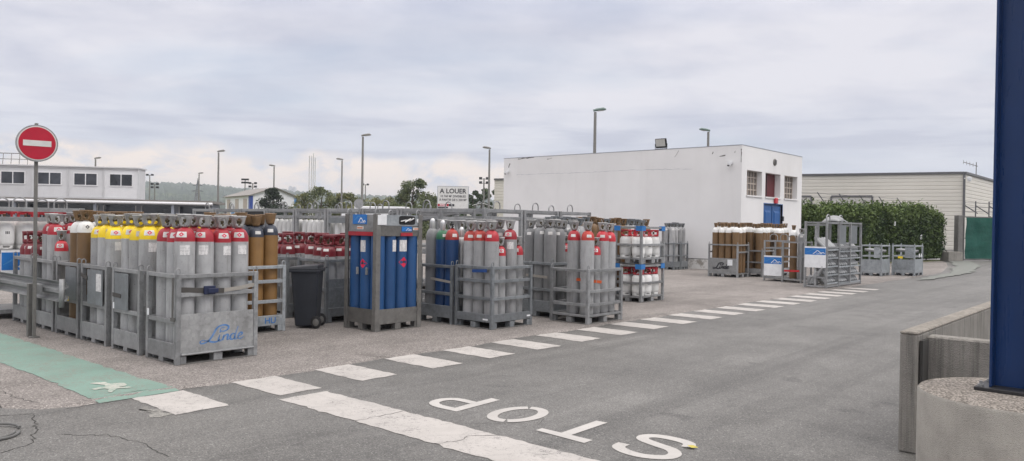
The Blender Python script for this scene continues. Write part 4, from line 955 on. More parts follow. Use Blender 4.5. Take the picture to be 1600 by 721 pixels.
# small crates at the far right
for lb,xa,xb,ya,yb,sd in (('left grey steel crate of the pair at the end of the white dashes',30.2,31.25,8.35,9.1,0),('right grey steel crate of the pair, yellow sticker on its side',31.42,32.6,7.54,8.34,1)):
    g=cage('steel_crate',lb,xa,xb,ya,yb,1.13,rails=(.72,),low=(.10,.2),panel=(.12,.62),sides={'l':{'rails':(.72,),'panel':(.12,.60)}},group='small crates by the hedge',cat='crate',mat='galv_light')
    hx,hy=(xb-xa)/2,(yb-ya)/2
    for q in range(4):
        mb=MB(); mb.tube([(-hx+.15+q*.25,-hy+.1,.9),(-hx+.2+q*.2,hy-.1,.95)],.05,8); mb.build('cross_tube',M['galv'],g)
    mb=MB(); mb.box(-hx-.001,-hx+.008,-hy+.06,-.05,.66,1.06) if sd else mb.box(-hx-.001,-hx+.008,-.3,-.1,.66,1.06); mb.build('sheet_panel',M['galv_light'],g)
    if sd:
        mb=MB(); mb.box(-hx-.006,-hx-.002,.02,.18,.64,.72); mb.build('yellow_sticker',M['yellow'],g)
        for q in(-.25,.02): mb=MB(); mb.box(hx*0+q+.2,q+.32,-hy-.004,-hy+.0005,.68,.82); mb.build('paper_label',M['white_plate'],g)

# ------------------------------------------------------------------ white building with windows
BX,BY,BX2,BY2,BT=28.6,13.06,34.85,25.4,4.90
g=thing('white_building','long flat roofed white rendered building with cracked walls and three recessed windows','building',(0,0,0))
mb=MB()
ops=[(29.08,30.52),(30.86,32.42),(32.84,34.32)]; Z0,Z1=2.98,3.97; DX0,DX1,DZ1=30.75,32.68,2.69; th=.42
mb.box(BX,DX0,BY,BY+th,0,DZ1); mb.box(DX1,BX2,BY,BY+th,0,DZ1); mb.box(BX,BX2,BY,BY+th,DZ1,Z0); mb.box(BX,BX2,BY,BY+th,Z1,BT)
xs=[BX]+[v for o in ops for v in o]+[BX2]
for k in range(0,8,2): mb.box(xs[k],xs[k+1],BY,BY+th,Z0,Z1)
mb.build('window_wall',M['render'],g)
mb=MB(); mb.box(BX,BX+.35,BY+th,BY2,0,BT); mb.box(BX2-.35,BX2,BY+th,BY2,0,BT); mb.box(BX+.35,BX2-.35,BY2-.35,BY2,0,BT); mb.build('wall',M['render'],g)
mb=MB(); mb.box(BX+.3,BX2-.3,BY+.35,BY2-.3,4.45,4.6); mb.build('roof',M['roofgrey'],g)
mb=MB()
for a in((BX-.01,BX2+.01,BY-.01,BY+.3),(BX-.01,BX+.3,BY+.3,BY2+.01),(BX2-.3,BX2+.01,BY+.3,BY2+.01)): mb.box(*a,BT+.001,BT+.022)
mb.build('coping',M['cabinlow'],g)
mb=MB(); mb.box(BX-.015,BX-.001,BY+.02,BY2,0,.40); mb.build('plinth',M['plinth'],g)
mb=MB(); mb.box(BX-.02,BX-.001,BY+.02,BY2,.402,.425); mb.build('plinth_line',M['galv_dark'],g)
for k,(a,b) in enumerate(ops):
    mb=MB(); yb=BY+.25
    if k==1:
        f=mb; f.box(a,b,yb,yb+.02,Z0,Z1); w=f.build('panel',M['maroon'],g)
        mb=MB(); mb.box(a+.66,a+.69,yb-.02,yb-.001,Z0,Z1); mb.box(a+.02,a+.06,yb-.02,yb-.001,Z0,Z1); mb.build('panel_joint',M['dark'],w)
        mb=MB()
        for q in range(5): mb.obox((a+.16,yb-.05,Z0+.27+q*.11),(.30,.02,.085),Matrix.Rotation(R(25),3,'X'))
        mb.build('louvre',M['white_plate'],w)
    else:
        mb.box(a,b,yb+.01,yb+.03,Z0,Z1); w=mb.build('window',M['glass_brown'],g)
        mb=MB(); nx=5;nz=4
        for q in range(nx+1): x=a+(b-a)*q/nx; mb.box(max(a,x-.025),min(b,x+.025),yb-.03,yb+.008,Z0,Z1)
        for q in range(nz+1):
            z=Z0+(Z1-Z0)*q/nz
            for p in range(nx): mb.box(a+(b-a)*p/nx+.0255,a+(b-a)*(p+1)/nx-.0255,yb-.03,yb+.008,max(Z0,z-.022),min(Z1,z+.022))
        mb.build('grille',M['beige'],w)
    mb=MB(); mb.box(a-.03,b+.03,BY-.05,BY-.001,Z0-.05,Z0-.001); mb.build('sill',M['render'],g)
mb=MB(); mb.box(DX0+.005,DX1-.005,BY+.10,BY+.14,0,DZ1-.005); d=mb.build('door',M['doorblue'],g)
for a in(DX0+.06,(DX0+DX1)/2+.03):
    w_=(DX1-DX0)/2-.1; mb=MB(); mb.box(a,a+w_,BY+.06,BY+.099,.05,2.62); mb.build('door_leaf',M['doorblue'],d,bevel=.01)
    for z0,z1 in((.25,1.15),(1.35,2.42)):
        mb=MB(); mb.add([(a+.14,BY+.0595,z0),(a+w_-.14,BY+.0595,z0),(a+w_-.14,BY+.0595,z1),(a+.14,BY+.0595,z1),(a+.2,BY+.025,z0+.08),(a+w_-.2,BY+.025,z0+.08),(a+w_-.2,BY+.025,z1-.08),(a+.2,BY+.025,z1-.08)],[(4,5,6,7),(0,1,5,4),(1,2,6,5),(2,3,7,6),(3,0,4,7)]); mb.build('raised_panel',M['doorblue'],d)
mb=MB(); mb.box(DX0+.28,DX0+.62,BY+.012,BY+.022,1.32,1.75); mb.build('paper_notice',M['white_plate'],d)
mb=MB(); mb.box(DX1-.03,DX1+.05,BY-.06,BY+.02,2.0,2.2); mb.build('lock',M['dark'],d)
mb=MB(); mb.box(DX0-.03,DX0,BY-.01,BY+.08,0,DZ1+.03); mb.box(DX1,DX1+.03,BY-.01,BY+.08,0,DZ1+.03); mb.box(DX0,DX1,BY-.01,BY+.08,DZ1,DZ1+.03); mb.build('door_frame',M['doorblue'],g)
mb=MB(); mb.box(31.72,31.98,BY-.11,BY-.001,2.72,2.96); mb.build('alarm_siren',M['redlight'],g,bevel=.03)
mb=MB(); mb.lathe([(0,0),(.14,0),(.15,.02),(.12,.05),(0,.055)],20); mb.xform(Matrix.Translation((31.75,BY,4.45))@Matrix.Rotation(R(90),4,'X')); v_=mb.build('vent',M['galv_dark'],g)
mb=MB(); 
for q in range(4): mb.box(31.64,31.86,BY-.065,BY-.056,4.37+q*.05,4.385+q*.05)
mb.build('vent_slats',M['dark'],v_)
wl=lambda u,v:(BX-.004,u,v)
def wcrack(pts,w):
    mb=MB(); P=[]
    for a,b in zip(pts,pts[1:]):
        k=max(2,int(math.dist(a,b)/.12)); P+=[(a[0]+(b[0]-a[0])*j/k+rj.gauss(0,.012),a[1]+(b[1]-a[1])*j/k+rj.gauss(0,.012)) for j in range(k)]
    P.append(pts[-1]); ribbon(mb,P,[w*(.3+rj.random()) for _ in P],wl); return mb
wcrack([(24.6,4.09),(21,4.07),(18,4.09),(15.2,4.04)],.010).build('wall_crack',M['cabinlow'],g)
for pts,w in (([(24.5,4.83),(24.2,4.86),(23.9,4.85),(23.5,4.89)],.045),([(22.7,4.75),(22.4,4.80)],.04),([(25.1,4.45),(25.0,4.65)],.05),([(16.0,4.55),(15.8,4.82)],.022),([(14.3,4.62),(14.28,4.70)],.05),([(14.0,4.50),(13.75,4.53)],.04),([(13.38,4.62),(13.34,4.68)],.06),([(13.09,4.25),(13.08,4.6),(13.085,4.75)],.045)):
    wcrack(pts,w).build('chipped_render',M['galv_dark'],g)
def dome_cam(label,y,z):
    t=thing('security_camera',label,'camera',(BX-.01,y,z),0,'security cameras on the white wall')
    mb=MB(); mb.box(-.04,0,-.06,.06,-.06,.06); mb.box(-.16,-.04,-.02,.02,-.02,.02); mb.build('bracket',M['white_plate'],t,bevel=.005)
    mb=MB(); mb.lathe([(0,-.10),(.05,-.085),(.075,-.04),(.08,0),(.08,.06),(0,.06)],16,c=(-.17,0,-.04)); mb.build('dome',M['white_plate'],t)
    mb=MB(); mb.lathe([(0,-.11),(.045,-.095),(.06,-.06)],14,c=(-.19,.02,-.04)); mb.build('lens',M['dark'],t)
dome_cam('white dome camera on the long white wall near the windowed corner',13.5,4.22); dome_cam('white dome camera at the far left end of the long white wall',25.1,4.25)
t=thing('floodlight','black floodlight tilted up on the roof edge of the white building','floodlight',(BX+.2,16.75,BT+.02))
mb=MB(); mb.obox((0,0,.27),(.10,.52,.40),Matrix.Rotation(R(-14),3,'Y')); mb.build('housing',M['black'],t,bevel=.02)
mb=MB(); mb.obox((-.062,0,.285),(.006,.44,.30),Matrix.Rotation(R(-14),3,'Y')); mb.build('lens',M['glass_pale'],t)
mb=MB(); mb.tube([(0,-.28,.25),(0,-.28,.03),(0,.28,.03),(0,.28,.25)],.018,7); mb.build('bracket',M['black'],t)

# ------------------------------------------------------------------ clad warehouse
def camxy(r,d): v=HR*r+HF*d; return Vector((v.x,v.y,0))
CR,ER=Vector((40.65,70)),Vector((-2.15,92))
WC,WE,WR=camxy(*CR),camxy(*ER),camxy(40.65+.655*32,70+.755*32)
g=thing('warehouse','long cream warehouse with horizontal ribbed cladding and dark roof trim behind the hedge','warehouse',(0,0,0)); WH=7.0
def cladwall(a,b,nm):
    d=(b-a); n=Vector((d.y,-d.x,0)).normalized()
    if n.dot(-a)<0: n=-n
    prof=[]; z=0
    while z<WH-.3: prof+=[(0,z),(.0,z+.06),(.035,z+.085),(.035,z+.315)]; z+=.34
    prof.append((0,WH-.1)); mb=MB()
    vs=[];
    for o,zz in prof: vs+=[a+n*o+Vector((0,0,zz)),b+n*o+Vector((0,0,zz))]
    mb.add(vs,[(2*i,2*i+1,2*i+3,2*i+2) for i in range(len(prof)-1)]); mb.build(nm,M['clad'],g)
    mb=MB(); mb.bar(a+n*.05+Vector((0,0,WH-.02)),b+n*.05+Vector((0,0,WH-.02)),.25,.20); mb.build('roof_trim',M['clad_trim'],g)
    return n
n1=cladwall(WC,WE,'long_wall'); n2=cladwall(WC,WR,'end_wall')
WD=WR-WC
mb=MB(); mb.add([tuple(p+Vector((0,0,WH-.12))) for p in (WC,WR,WE+WD,WE)],[(0,1,2,3)]); mb.add([tuple(p+Vector((0,0,zz))) for zz in(0,WH-.12) for p in(WR,WE+WD,WE)],[(0,1,4,3),(1,2,5,4)]); mb.build('roof',M['roofgrey'],g)
mb=MB(); c=WC+n1*.12; mb.tube([c+Vector((0,0,.05)),c+Vector((0,0,WH-.15))],.10,8); mb.build('downpipe',M['clad_trim'],g)
def wk(px): m=(px-800)/F_PX; k=(CR.x-m*CR.y)/(42.8+m*22); return WC+(WE-WC)*k
for p0,p1 in((1298,1362),(1235,1267)):
    a,b=wk(p1),wk(p0); mb=MB(); mb.bar(a+n1*.08+Vector((0,0,2.4)),b+n1*.08+Vector((0,0,2.4)),.06,4.7); dd=mb.build('roller_door',M['clad_door'],g)
    mb=MB()
    for q in(a,b): mb.bar(q+n1*.12+Vector((0,0,0)),q+n1*.12+Vector((0,0,4.86)),.14,.14)
    mb.bar(a+n1*.12+Vector((0,0,4.9)),b+n1*.12+Vector((0,0,4.9)),.14,.14); mb.build('door_frame',M['clad_trim'],dd)
t=thing('security_camera','white camera on a short arm at the top corner of the cream warehouse','camera',WC+n1*.25+Vector((0,0,WH-.75)))
mb=MB(); mb.tube([(0,0,.2),(n1.x*.5,n1.y*.5,.2)],.05,8); mb.build('arm',M['white_plate'],t); mb=MB(); mb.lathe([(0,-.25),(.15,-.18),(.2,0),(.2,.15),(0,.2)],14,c=(n1.x*.6+.3,n1.y*.6-.3,.15)); mb.build('dome',M['white_plate'],t)
t=thing('aerial','thin television aerial on the warehouse roof beside the blue column','aerial',WC+WD*.30-n2*.8+Vector((0,0,WH-.1)))
mb=MB(); mb.tube([(0,0,0),(0,0,1.75)],.04,6); mb.build('mast',M['galv_dark'],t); mb=MB(); a=HR*1.3; mb.tube([(-a.x,-a.y,1.75),(a.x*.1,a.y*.1,1.35)],.035,6)
for q in range(5): u=-1+q*.25; mb.tube([(a.x*u,a.y*u,1.75+(u+1)*-.36-.2),(a.x*u,a.y*u,1.75+(u+1)*-.36+.2)],.018,5)
mb.build('elements',M['galv_dark'],t)

# ------------------------------------------------------------------ foliage
def leaves(name,pts,size,mat,parent,rng,flat=0):
    """many small leaf blades; pts = (position, tint)"""
    n=len(pts); co=[];ti=[]
    for p,tn in pts:
        s=size*rng.uniform(.6,1.35); a=Vector((rng.gauss(0,1),rng.gauss(0,1),rng.gauss(0,1))).normalized(); b=a.orthogonal().normalized(); b=(b*math.cos(q)+a.cross(b)*math.sin(q)) if (q:=rng.uniform(0,6.28)) or True else b
        c=a.cross(b); w=.5
        for u,v in((0,-1),(w,0),(0,1),(-w,0)): r=p+(b*v+c*u)*s*.5+a*(s*.12 if v==0 else 0); co+=[r.x,r.y,r.z]
        ti.append(tn)
    me=bpy.data.meshes.new(name); me.vertices.add(4*n); me.vertices.foreach_set('co',co); me.loops.add(4*n); me.loops.foreach_set('vertex_index',list(range(4*n)))
    me.polygons.add(n); me.polygons.foreach_set('loop_start',list(range(0,4*n,4))); me.polygons.foreach_set('loop_total',[4]*n)
    at=me.attributes.new('tint','FLOAT','FACE'); at.data.foreach_set('value',ti); me.materials.append(mat); me.update(calc_edges=True); me.validate()
    o=bpy.data.objects.new(name,me); COL.objects.link(o)
    if parent: o.parent=parent
    return o
def limb_tree(mb,base,h,r,rng,n=7,spread=.35,lean=0):
    top=Vector((lean,0,h)); mb.tube([base,base+Vector((rng.gauss(0,.05),rng.gauss(0,.05),h*.35)),base+Vector((rng.gauss(0,.12),rng.gauss(0,.12),h*.7)),base+top],[r,r*.8,r*.5,r*.15],8)
    for k in range(n):
        z=h*rng.uniform(.25,.75); a=rng.uniform(0,6.28); L=h*spread*rng.uniform(.6,1.1); s=base+Vector((0,0,z)); e=s+Vector((math.cos(a)*L,math.sin(a)*L,L*rng.uniform(.4,1)))
        mb.tube([s,(s+e)/2+Vector((0,0,-.05*L)),e],[r*.4,r*.25,r*.06],5)
def tree(name,label,px,d,h,w,mat,rng,n=3500,leaf=.35,zlo=.15,group=None,lobes=16,top=1.0,cat='tree',cone=False):
    x,y=site(px,d); t=thing(name,label,cat,(x,y,-.06),0,group)
    mb=MB(); limb_tree(mb,Vector((0,0,0)),h*.85,h*.035,rng); mb.build('trunk',M['bark'],t)
    L=[]
    for k in range(lobes):
        z=rng.uniform(zlo,1.0); q_=(z-zlo)/(1-zlo); prof_=(1-q_)**.8+.05 if cone else (1-max(0,q_-.25)**1.6*1.25)
        a=k*2.4+rng.uniform(-.5,.5); rr=w/2*prof_*math.sqrt(rng.uniform(.02,.85)); s=w*rng.uniform(.10,.18)*(.6+.6*(1-q_))
        L.append((Vector((math.cos(a)*rr,math.sin(a)*rr,min(z*h,h-s*.6))),s,rng.uniform(.2,.8)))
    P=[]
    for i in range(n):
        c,s,tn=L[rng.randrange(lobes)]; v=Vector((rng.gauss(0,1),rng.gauss(0,1),rng.gauss(0,1))).normalized()*s*rng.random()**.4
        v.z*=.8; P.append((c+v,min(1,max(0,tn+rng.gauss(0,.18)))))
    leaves('crown',P,leaf,mat,t,rng); return t
rng=random.Random(11)
# hedge
HA,HB=Vector((35.2,13.45,0)),Vector((49.8,10.55,0)); hd=(HB-HA); HL=hd.length; hd.normalize(); hn=Vector((-hd.y,hd.x,0)); hn=hn if hn.y>0 else -hn
g=thing('hedge','tall dense dark green hedge between the white building and the green gate','hedge',(0,0,0))
P=[]
def hedge_top(u): return 2.55+.38*u/HL+.10*math.sin(u*1.7)+.09*math.sin(u*4.1+1)+.06*math.sin(u*9.3)-(.45 if u>HL-1.1 else 0)*((u-HL+1.1)/1.1)
for i in range(42000):
    u=rng.uniform(0,HL); tp=hedge_top(u); f=rng.random()
    if f<.66: v=abs(rng.gauss(0,.16))+.15*math.sin(u*2.3+z*1.3+rng.gauss(0,.1))+.10*math.sin(u*6+z*3.1)-.05; z=rng.uniform(.15,tp)
    elif f<.93: v=rng.uniform(-.1,1.5); z=tp-abs(rng.gauss(0,.12))+(.42*rng.random()**5)
    else: u=HL+rng.gauss(0,.12); v=rng.uniform(0,1.5); z=rng.uniform(.15,tp-.1)
    near_top=max(0,min(1,(z-tp+.8)/.6)); tn=.10+.30*rng.random()+.16*math.sin(u*1.9+z*2.3)*math.sin(u*.7-z*3)+.55*near_top*rng.random(); tn=max(0,tn)  # leaf tint shifts towards the paler green near the hedge top
    P.append((HA+hd*u+hn*v+Vector((0,0,z)),min(1,tn)))
leaves('foliage',P,.15,M['hedge'],g,rng)
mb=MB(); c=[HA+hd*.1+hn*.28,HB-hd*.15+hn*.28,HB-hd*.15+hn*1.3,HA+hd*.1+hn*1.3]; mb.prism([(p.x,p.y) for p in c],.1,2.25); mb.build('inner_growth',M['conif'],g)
mb=MB()
for k in range(24):
    q=HA+hd*(.3+k*.61)+hn*(.35+.5*rng.random()); mb.tube([q,q+Vector((rng.gauss(0,.1),rng.gauss(0,.1),1.6))],.035,6)
mb.build('stem',M['bark'],g)
for k,(u,z,w) in enumerate(((8.9,2.05,.17),(11.9,1.35,.13))):
    q=HA+hd*u-hn*.16; mb=MB(); mb.add([q+hd*a*w+Vector((0,0,b*w))-hn*c for a,b,c in((-.6,-.9,0),(.3,-1,.04),(.7,.2,.02),(.1,1.1,.06),(-.5,.5,.0))],[(0,1,2,3,4)]); o=mb.build('plastic_scrap',M['white_plate']); o.location=(0,0,z); tag(o,('larger','smaller')[k]+' white plastic scrap caught in the hedge','litter','plastic scraps in the hedge')
g=thing('security_fence','grey security fence with slanted barbed wire arms rising just above the hedge','fence',(0,0,0))
FP=[]
for k in range(8):
    q=HA+hd*(-.4+k*2.15)+hn*2.1; FP.append(q)
    mb=MB(); mb.tube([q,q+Vector((0,0,3.05))],.04,7); mb.tube([q+Vector((0,0,3.05)),q+Vector((-HR.x*.42,-HR.y*.42,3.62))],.028,7); mb.build('post',M['clad_trim'],g)
mb=MB()
for h_ in (.15,.55,.95):
    for a,b in zip(FP,FP[1:]): o=Vector((-HR.x*.42*h_,-HR.y*.42*h_,3.05+.57*h_)); mb.tube([a+o,(a+b)/2+o+Vector((0,0,-.04)),b+o],.008,4)
mb.build('barbed_wire',M['clad_trim'],g)
mb=MB()
for a,b in zip(FP,FP[1:]):
    for z in(.3,1.2,2.1,3.0): mb.tube([a+Vector((0,0,z)),b+Vector((0,0,z))],.012,4)
mb.build('wire',M['clad_trim'],g)
# gate
GA,GB=Vector((50.75,9.62,0)),Vector((58.5,5.2,0)); gd=(GB-GA).normalized(); gn=Vector((-gd.y,gd.x,0))
g=thing('gate','wide gate covered with dark green mesh beside a grey post','gate',(0,0,0))
mb=MB(); mb.grid(lambda u,v:tuple(GA+gd*(.1+8.2*u)+gn*(.03*math.sin(u*47+v*5)+.02*math.sin(v*13))+Vector((0,0,.12+2.38*v))),40,12); mb.build('mesh_screen',M['mesh_green'],g)
mb=MB()
for z in(.08,1.3,2.53): mb.bar(GA+gn*.08+Vector((0,0,z)),GA+gn*.08+gd*8.3+Vector((0,0,z)),.06,.06)
for u in(.05,2.1,4.2,6.3,8.3): mb.bar(GA+gn*.085+gd*u+Vector((0,0,.02)),GA+gn*.085+gd*u+Vector((0,0,2.6)),.065,.065)
mb.build('frame',M['galv_dark'],g)
mb=MB()
for u in(.1,.95,2.0,3.2): a=GA+gn*.1+gd*u; mb.tube([a+Vector((0,0,2.5)),a+Vector((0,0,3.45))],.035,6); mb.tube([a+Vector((0,0,3.2)),a+gd*1.0+Vector((0,0,2.75))],.03,6)
for z in(2.85,3.1,3.35): mb.tube([GA+gn*.1+gd*.1+Vector((0,0,z)),GA+gn*.1+gd*6+Vector((0,0,z))],.012,4)
mb.build('wire_topping',M['clad_trim'],g)
mb=MB(); mb.box(-.17,.17,-.15,.15,0,2.62); o=mb.build('gate_post',M['galv_dark'],bevel=.01); o.location=(50.42,9.86,-.01); o.rotation_euler=(0,0,R(-30)); tag(o,'square grey brown gate post between hedge and green gate','post')
mb=MB(); mb.box(-.52,.52,-.3,.3,0,.50); mb.box(-.5,.5,-.28,.28,.5,.53); o=mb.build('concrete_block',M['conc'],bevel=.03); o.location=(49.75,10.05,0); o.rotation_euler=(0,0,R(-32)); tag(o,'low concrete block on the ground left of the gate post','block')

# ------------------------------------------------------------------ depot and portable offices at the left
e0,e1=camxy(-41.5,63),camxy(-31.27,65); dv=(e1-e0).normalized(); az=math.atan2(dv.y,dv.x)
g=thing('depot_building','low grey depot building with a dark window band and white gutter behind the racks','building',(e1.x,e1.y,0),az)
mb=MB(); mb.box(-34,5.6,1.2,5,0,3.0); mb.build('wall',M['cabinlow'],g)
mb=MB(); mb.box(-34.4,6.0,-.7,5.3,3.02,3.24); mb.build('roof',M['roofgrey'],g)
mb=MB(); mb.tube([(-34.4,-.82,3.03),(6.0,-.82,2.98)],.11,8); mb.build('gutter',M['frame_white'],g)
for k in range(13):
    x=-33+k*3.0; mb=MB(); mb.box(x,x+2.45,1.14,1.198,1.15,2.75); w=mb.build('window',M['glass'],g)
    mb=MB(); mb.box(x-.08,x+2.53,1.10,1.139,2.05,2.15); mb.box(x+1.2,x+1.28,1.10,1.139,1.15,2.045); mb.box(x-.08,x-.001,1.10,1.2,1.1,2.75); mb.box(x+2.451,x+2.53,1.10,1.2,1.1,2.75); mb.build('frame',M['cabin'],w)
for k in range(7):
    x=-33.3+k*6.0; mb=MB(); mb.box(x,x+.22,-.6,-.38,0,3.0); mb.build('canopy_post',M['cabinlow'],g)
g=thing('portable_office','upper row of pale grey portable office cabins with white framed windows','cabin',(e1.x,e1.y,3.26),az)
mw=2.72
for k in range(7):
    xa=-mw*(k+1); mb=MB(); mb.box(xa+.07,xa+mw-.07,.04,2,.12,2.42); md=mb.build('module',M['cabin'],g)
    mb=MB()
    for x in(xa+.005,xa+mw-.075): mb.box(x,x+.07,-.02,2.02,0,2.56)
    mb.box(xa+.08,xa+mw-.08,-.015,2.01,2.425,2.555); mb.box(xa+.08,xa+mw-.08,-.015,2.01,.0,.115); mb.build('frame',M['cabin'],md)
    a=xa+.42; mb=MB()
    for q in((a,a+1.84,2.05,2.12),(a,a+1.84,1.05,1.12),): mb.box(q[0],q[1],-.02,.039,q[2],q[3])
    for q in(a,a+.885,a+1.77): mb.box(q,q+.07,-.02,.039,1.121,2.049)
    w=mb.build('window_frame',M['frame_white'],md)
    for q in(a+.071,a+.956): mb=MB(); mb.box(q,q+.813,.005,.038,1.121,2.049); mb.build('pane',M['glass'],w)
mb=MB(); mb.box(-mw*7-.1,.1,-.12,2.1,2.565,2.66); mb.build('roof',M['cabin'],g)
g=thing('roof_frame','bare lattice frame of thin steel bars on the cabin roof at the left edge','frame',(e1.x,e1.y,5.93),az)
mb=MB()
for k in range(9): x=-13.2+k*.62; mb.tube([(x,1.0,0),(x-.5,2.4,1.05)],.03,5)
mb.tube([(-13.9,2.4,1.05),(-8.75,2.4,1.05)],.035,5); mb.tube([(-13.6,1.7,.52),(-8.5,1.7,.52)],.03,5); mb.tube([(-13.2,1.0,.02),(-8.2,1.0,.02)],.035,5); mb.build('bars',M['galv_dark'],g)

# ------------------------------------------------------------------ street lamps, masts, poles
LAMPS=[(148,93,9,1,'short grey street lamp seen over the portable cabins'),(340,81,9,1,'grey street lamp standing over the depot roof end'),(310,120,9,1,'small distant street lamp beside the lattice pylon'),(427,101,9,-1,'grey street lamp in front of the dark conifer'),(533,89,9,-1,'grey street lamp right of the white flagpoles'),(565,64,9,1,'tallest grey street lamp, right of the flagpoles before the round green tree'),(763,73,9,-1,'grey street lamp between the letting board and the white building')]
def lamp(label,px,d,h,side,mat='mastgrey'):
    x,y=site(px,d); s=d/64
    t=thing('street_lamp',label,'street lamp',(x,y,-.06),0,'street lamps'); mb=MB(); mb.tube([(0,0,0),(0,0,1.2),(0,0,h-.25)],[.13,.115,.085],10); mb.build('pole',M['mastgrey'],t)
    a=HR*side; mb=MB(); P=lambda r,z:(a.x*r,a.y*r,z)
    mb.tube([P(-.12,h-.16),P(.1,h-.10),P(.5,h-.05),P(.66,h-.07)],[.07,.09,.10,.05],10); mb.build('lamp_head',M[mat],t)
    mb=MB(); mb.tube([P(.14,h-.15),P(.52,h-.11)],.06,8); mb.build('lamp_glass',M['glass_pale'],t)
for px,d,h,sd,lb in LAMPS: lamp(lb,px,d,h,sd)
lamp('street lamp with greenish head rising behind the middle of the white building',927,48,9,1,'lampgreen'); lamp('street lamp with greenish head rising behind the right part of the white building',1104,57,9,-1,'lampgreen')
def floodmast(label,px,d,h,heads):
    x,y=site(px,d); t=thing('floodlight_mast',label,'floodlight mast',(x,y,-.06),0,'floodlight masts'); mb=MB(); mb.tube([(0,0,0),(0,0,h)],[.18,.09],8); mb.build('pole',M['mastgrey'],t)
    a=HR; 
    for row in range(2 if heads>2 else 1):
        mb=MB(); w=.5; z=h-.1-row*.6; mb.tube([(-a.x*w,-a.y*w,z),(a.x*w,a.y*w,z)],.05,6); mb.build('crossbar',M['mastgrey'],t)
        for q in ((-1,1) if heads!=3 else (-1,0,1)):
            mb=MB(); mb.obox((a.x*q*.48,a.y*q*.48,z+.1),(.42,.3,.34),Matrix.Rotation(math.atan2(a.y,a.x),3,'Z')); mb.build('floodlight_head',M['dark'],t)
floodmast('thin mast with a row of small floodlights before the wooded hill at left',233,150,10.2,2); floodmast('darker lower floodlight mast right beside the thin one at left',241,140,8,4)
floodmast('thin floodlight mast over the roof of the small white hall',382,150,9.6,3); floodmast('mast with four dark floodlights over the small white hall',394,135,8.2,4); floodmast('mast with four dark floodlights right of the letting board',755,110,8.2,4); floodmast('thin pale mast right of the tallest street lamp',570,160,9.5,2)
for k,(px,h) in enumerate(((482.0,10.9),(485.6,10.9),(488.4,11.3),(491.2,10.7))):
    x,y=site(px,110); mb=MB(); mb.lathe([(.10,0),(.08,5),(.06,h),(.07,h+.02),(.05,h+.12),(0,h+.14)],10); o=mb.build('flagpole',M['flagpole']); o.location=(x,y,-.06); tag(o,'bare white flagpole, %s from left of the four'%ORD[k],'flagpole','white flagpoles')
x,y=site(308,420); t=thing('pylon','dark lattice electricity pylon standing far off before the hill','pylon',(x,y,-.06)); mb=MB(); Hh=24
for a,b in((-1,-1),(1,-1),(1,1),(-1,1)): mb.tube([(a*2.4,b*2.4,0),(a*.7,b*.7,16),(0,0,Hh)],[.22,.18,.12],5)
for q in range(7):
    z=q*2.3; z2=z+2.3; w=2.4-1.7*z/16; w2=2.4-1.7*z2/16
    for a,b in((-1,-1),(1,1)): mb.tube([(a*w,-w,z),(a*w2,w2,z2)],.11,4); mb.tube([(-w,b*w,z),(w2,b*w2,z2)],.11,4); mb.tube([(w,b*w,z),(-w2,b*w2,z2)],.11,4)
mb.build('tower',M['clad_trim'],t); mb=MB(); 
for z,w in((17,3.2),(20,2.6)): a=HR*w; mb.tube([(-a.x,-a.y,z),(0,0,z+.8),(a.x,a.y,z)],.15,4); mb.tube([(-a.x,-a.y,z),(a.x,a.y,z)],.12,4)
mb.build('crossarm',M['clad_trim'],t)

# ------------------------------------------------------------------ letting board
bx_,by_=site(707,60); az2=math.atan2(HR.y,HR.x); g=thing('letting_board','white board on posts reading A LOUER in black capitals','sign board',(bx_,by_,-.06),az2)
bw,b0,b1=2.42,2.86,4.62
mb=MB(); mb.box(-bw/2,bw/2,-.03,.03,b0,b1); bd=mb.build('board',M['signwhite'],g)
mb=MB()
for q in((-bw/2,bw/2,b1-.03,b1),(-bw/2,bw/2,b0,b0+.03)): mb.box(q[0],q[1],-.034,-.0305,q[2],q[3])
for q in(-bw/2,bw/2-.03): mb.box(q,q+.03,-.034,-.0305,b0+.031,b1-.031)
mb.build('edge_line',M['cabinlow'],bd)
T_=lambda s,sz,z,mat,x=0,sx=1.,b=.0: text_obj(s,sz,'lettering',M[mat],bd,(x,-.036,z),(1,0,0),(0,0,1),.002,sx=sx,bold=b)
T_('A LOUER',.50,4.22,'txt',0,1.0,.012); T_('10 760 M² DIVISIBLES',.235,3.83,'txt',0,.93,.004); T_('À PARTIR DE 5 200 M²',.235,3.55,'txt',0,.93,.004)
mb=MB(); mb.box(-bw/2+.05,-.33,-.036,-.031,3.06,3.24); mb.build('red_band',M['signred'],bd); text_obj('EVOLIS',.17,'lettering',M['txtwhite'],bd,(-.74,-.039,3.15),(1,0,0),(0,0,1),.002,bold=.006)
mb=MB(); mb.box(-.32,.12,-.036,-.031,3.06,3.24); mb.build('dark_band',M['txt'],bd); mb=MB(); mb.box(-bw/2+.05,-.36,-.036,-.031,2.92,3.02); mb.build('dark_strip',M['txt'],bd)
for q in(-.9,.9): mb=MB(); mb.box(q-.05,q+.05,.031,.13,0,b1-.1); mb.build('post',M['galv_dark'],g)

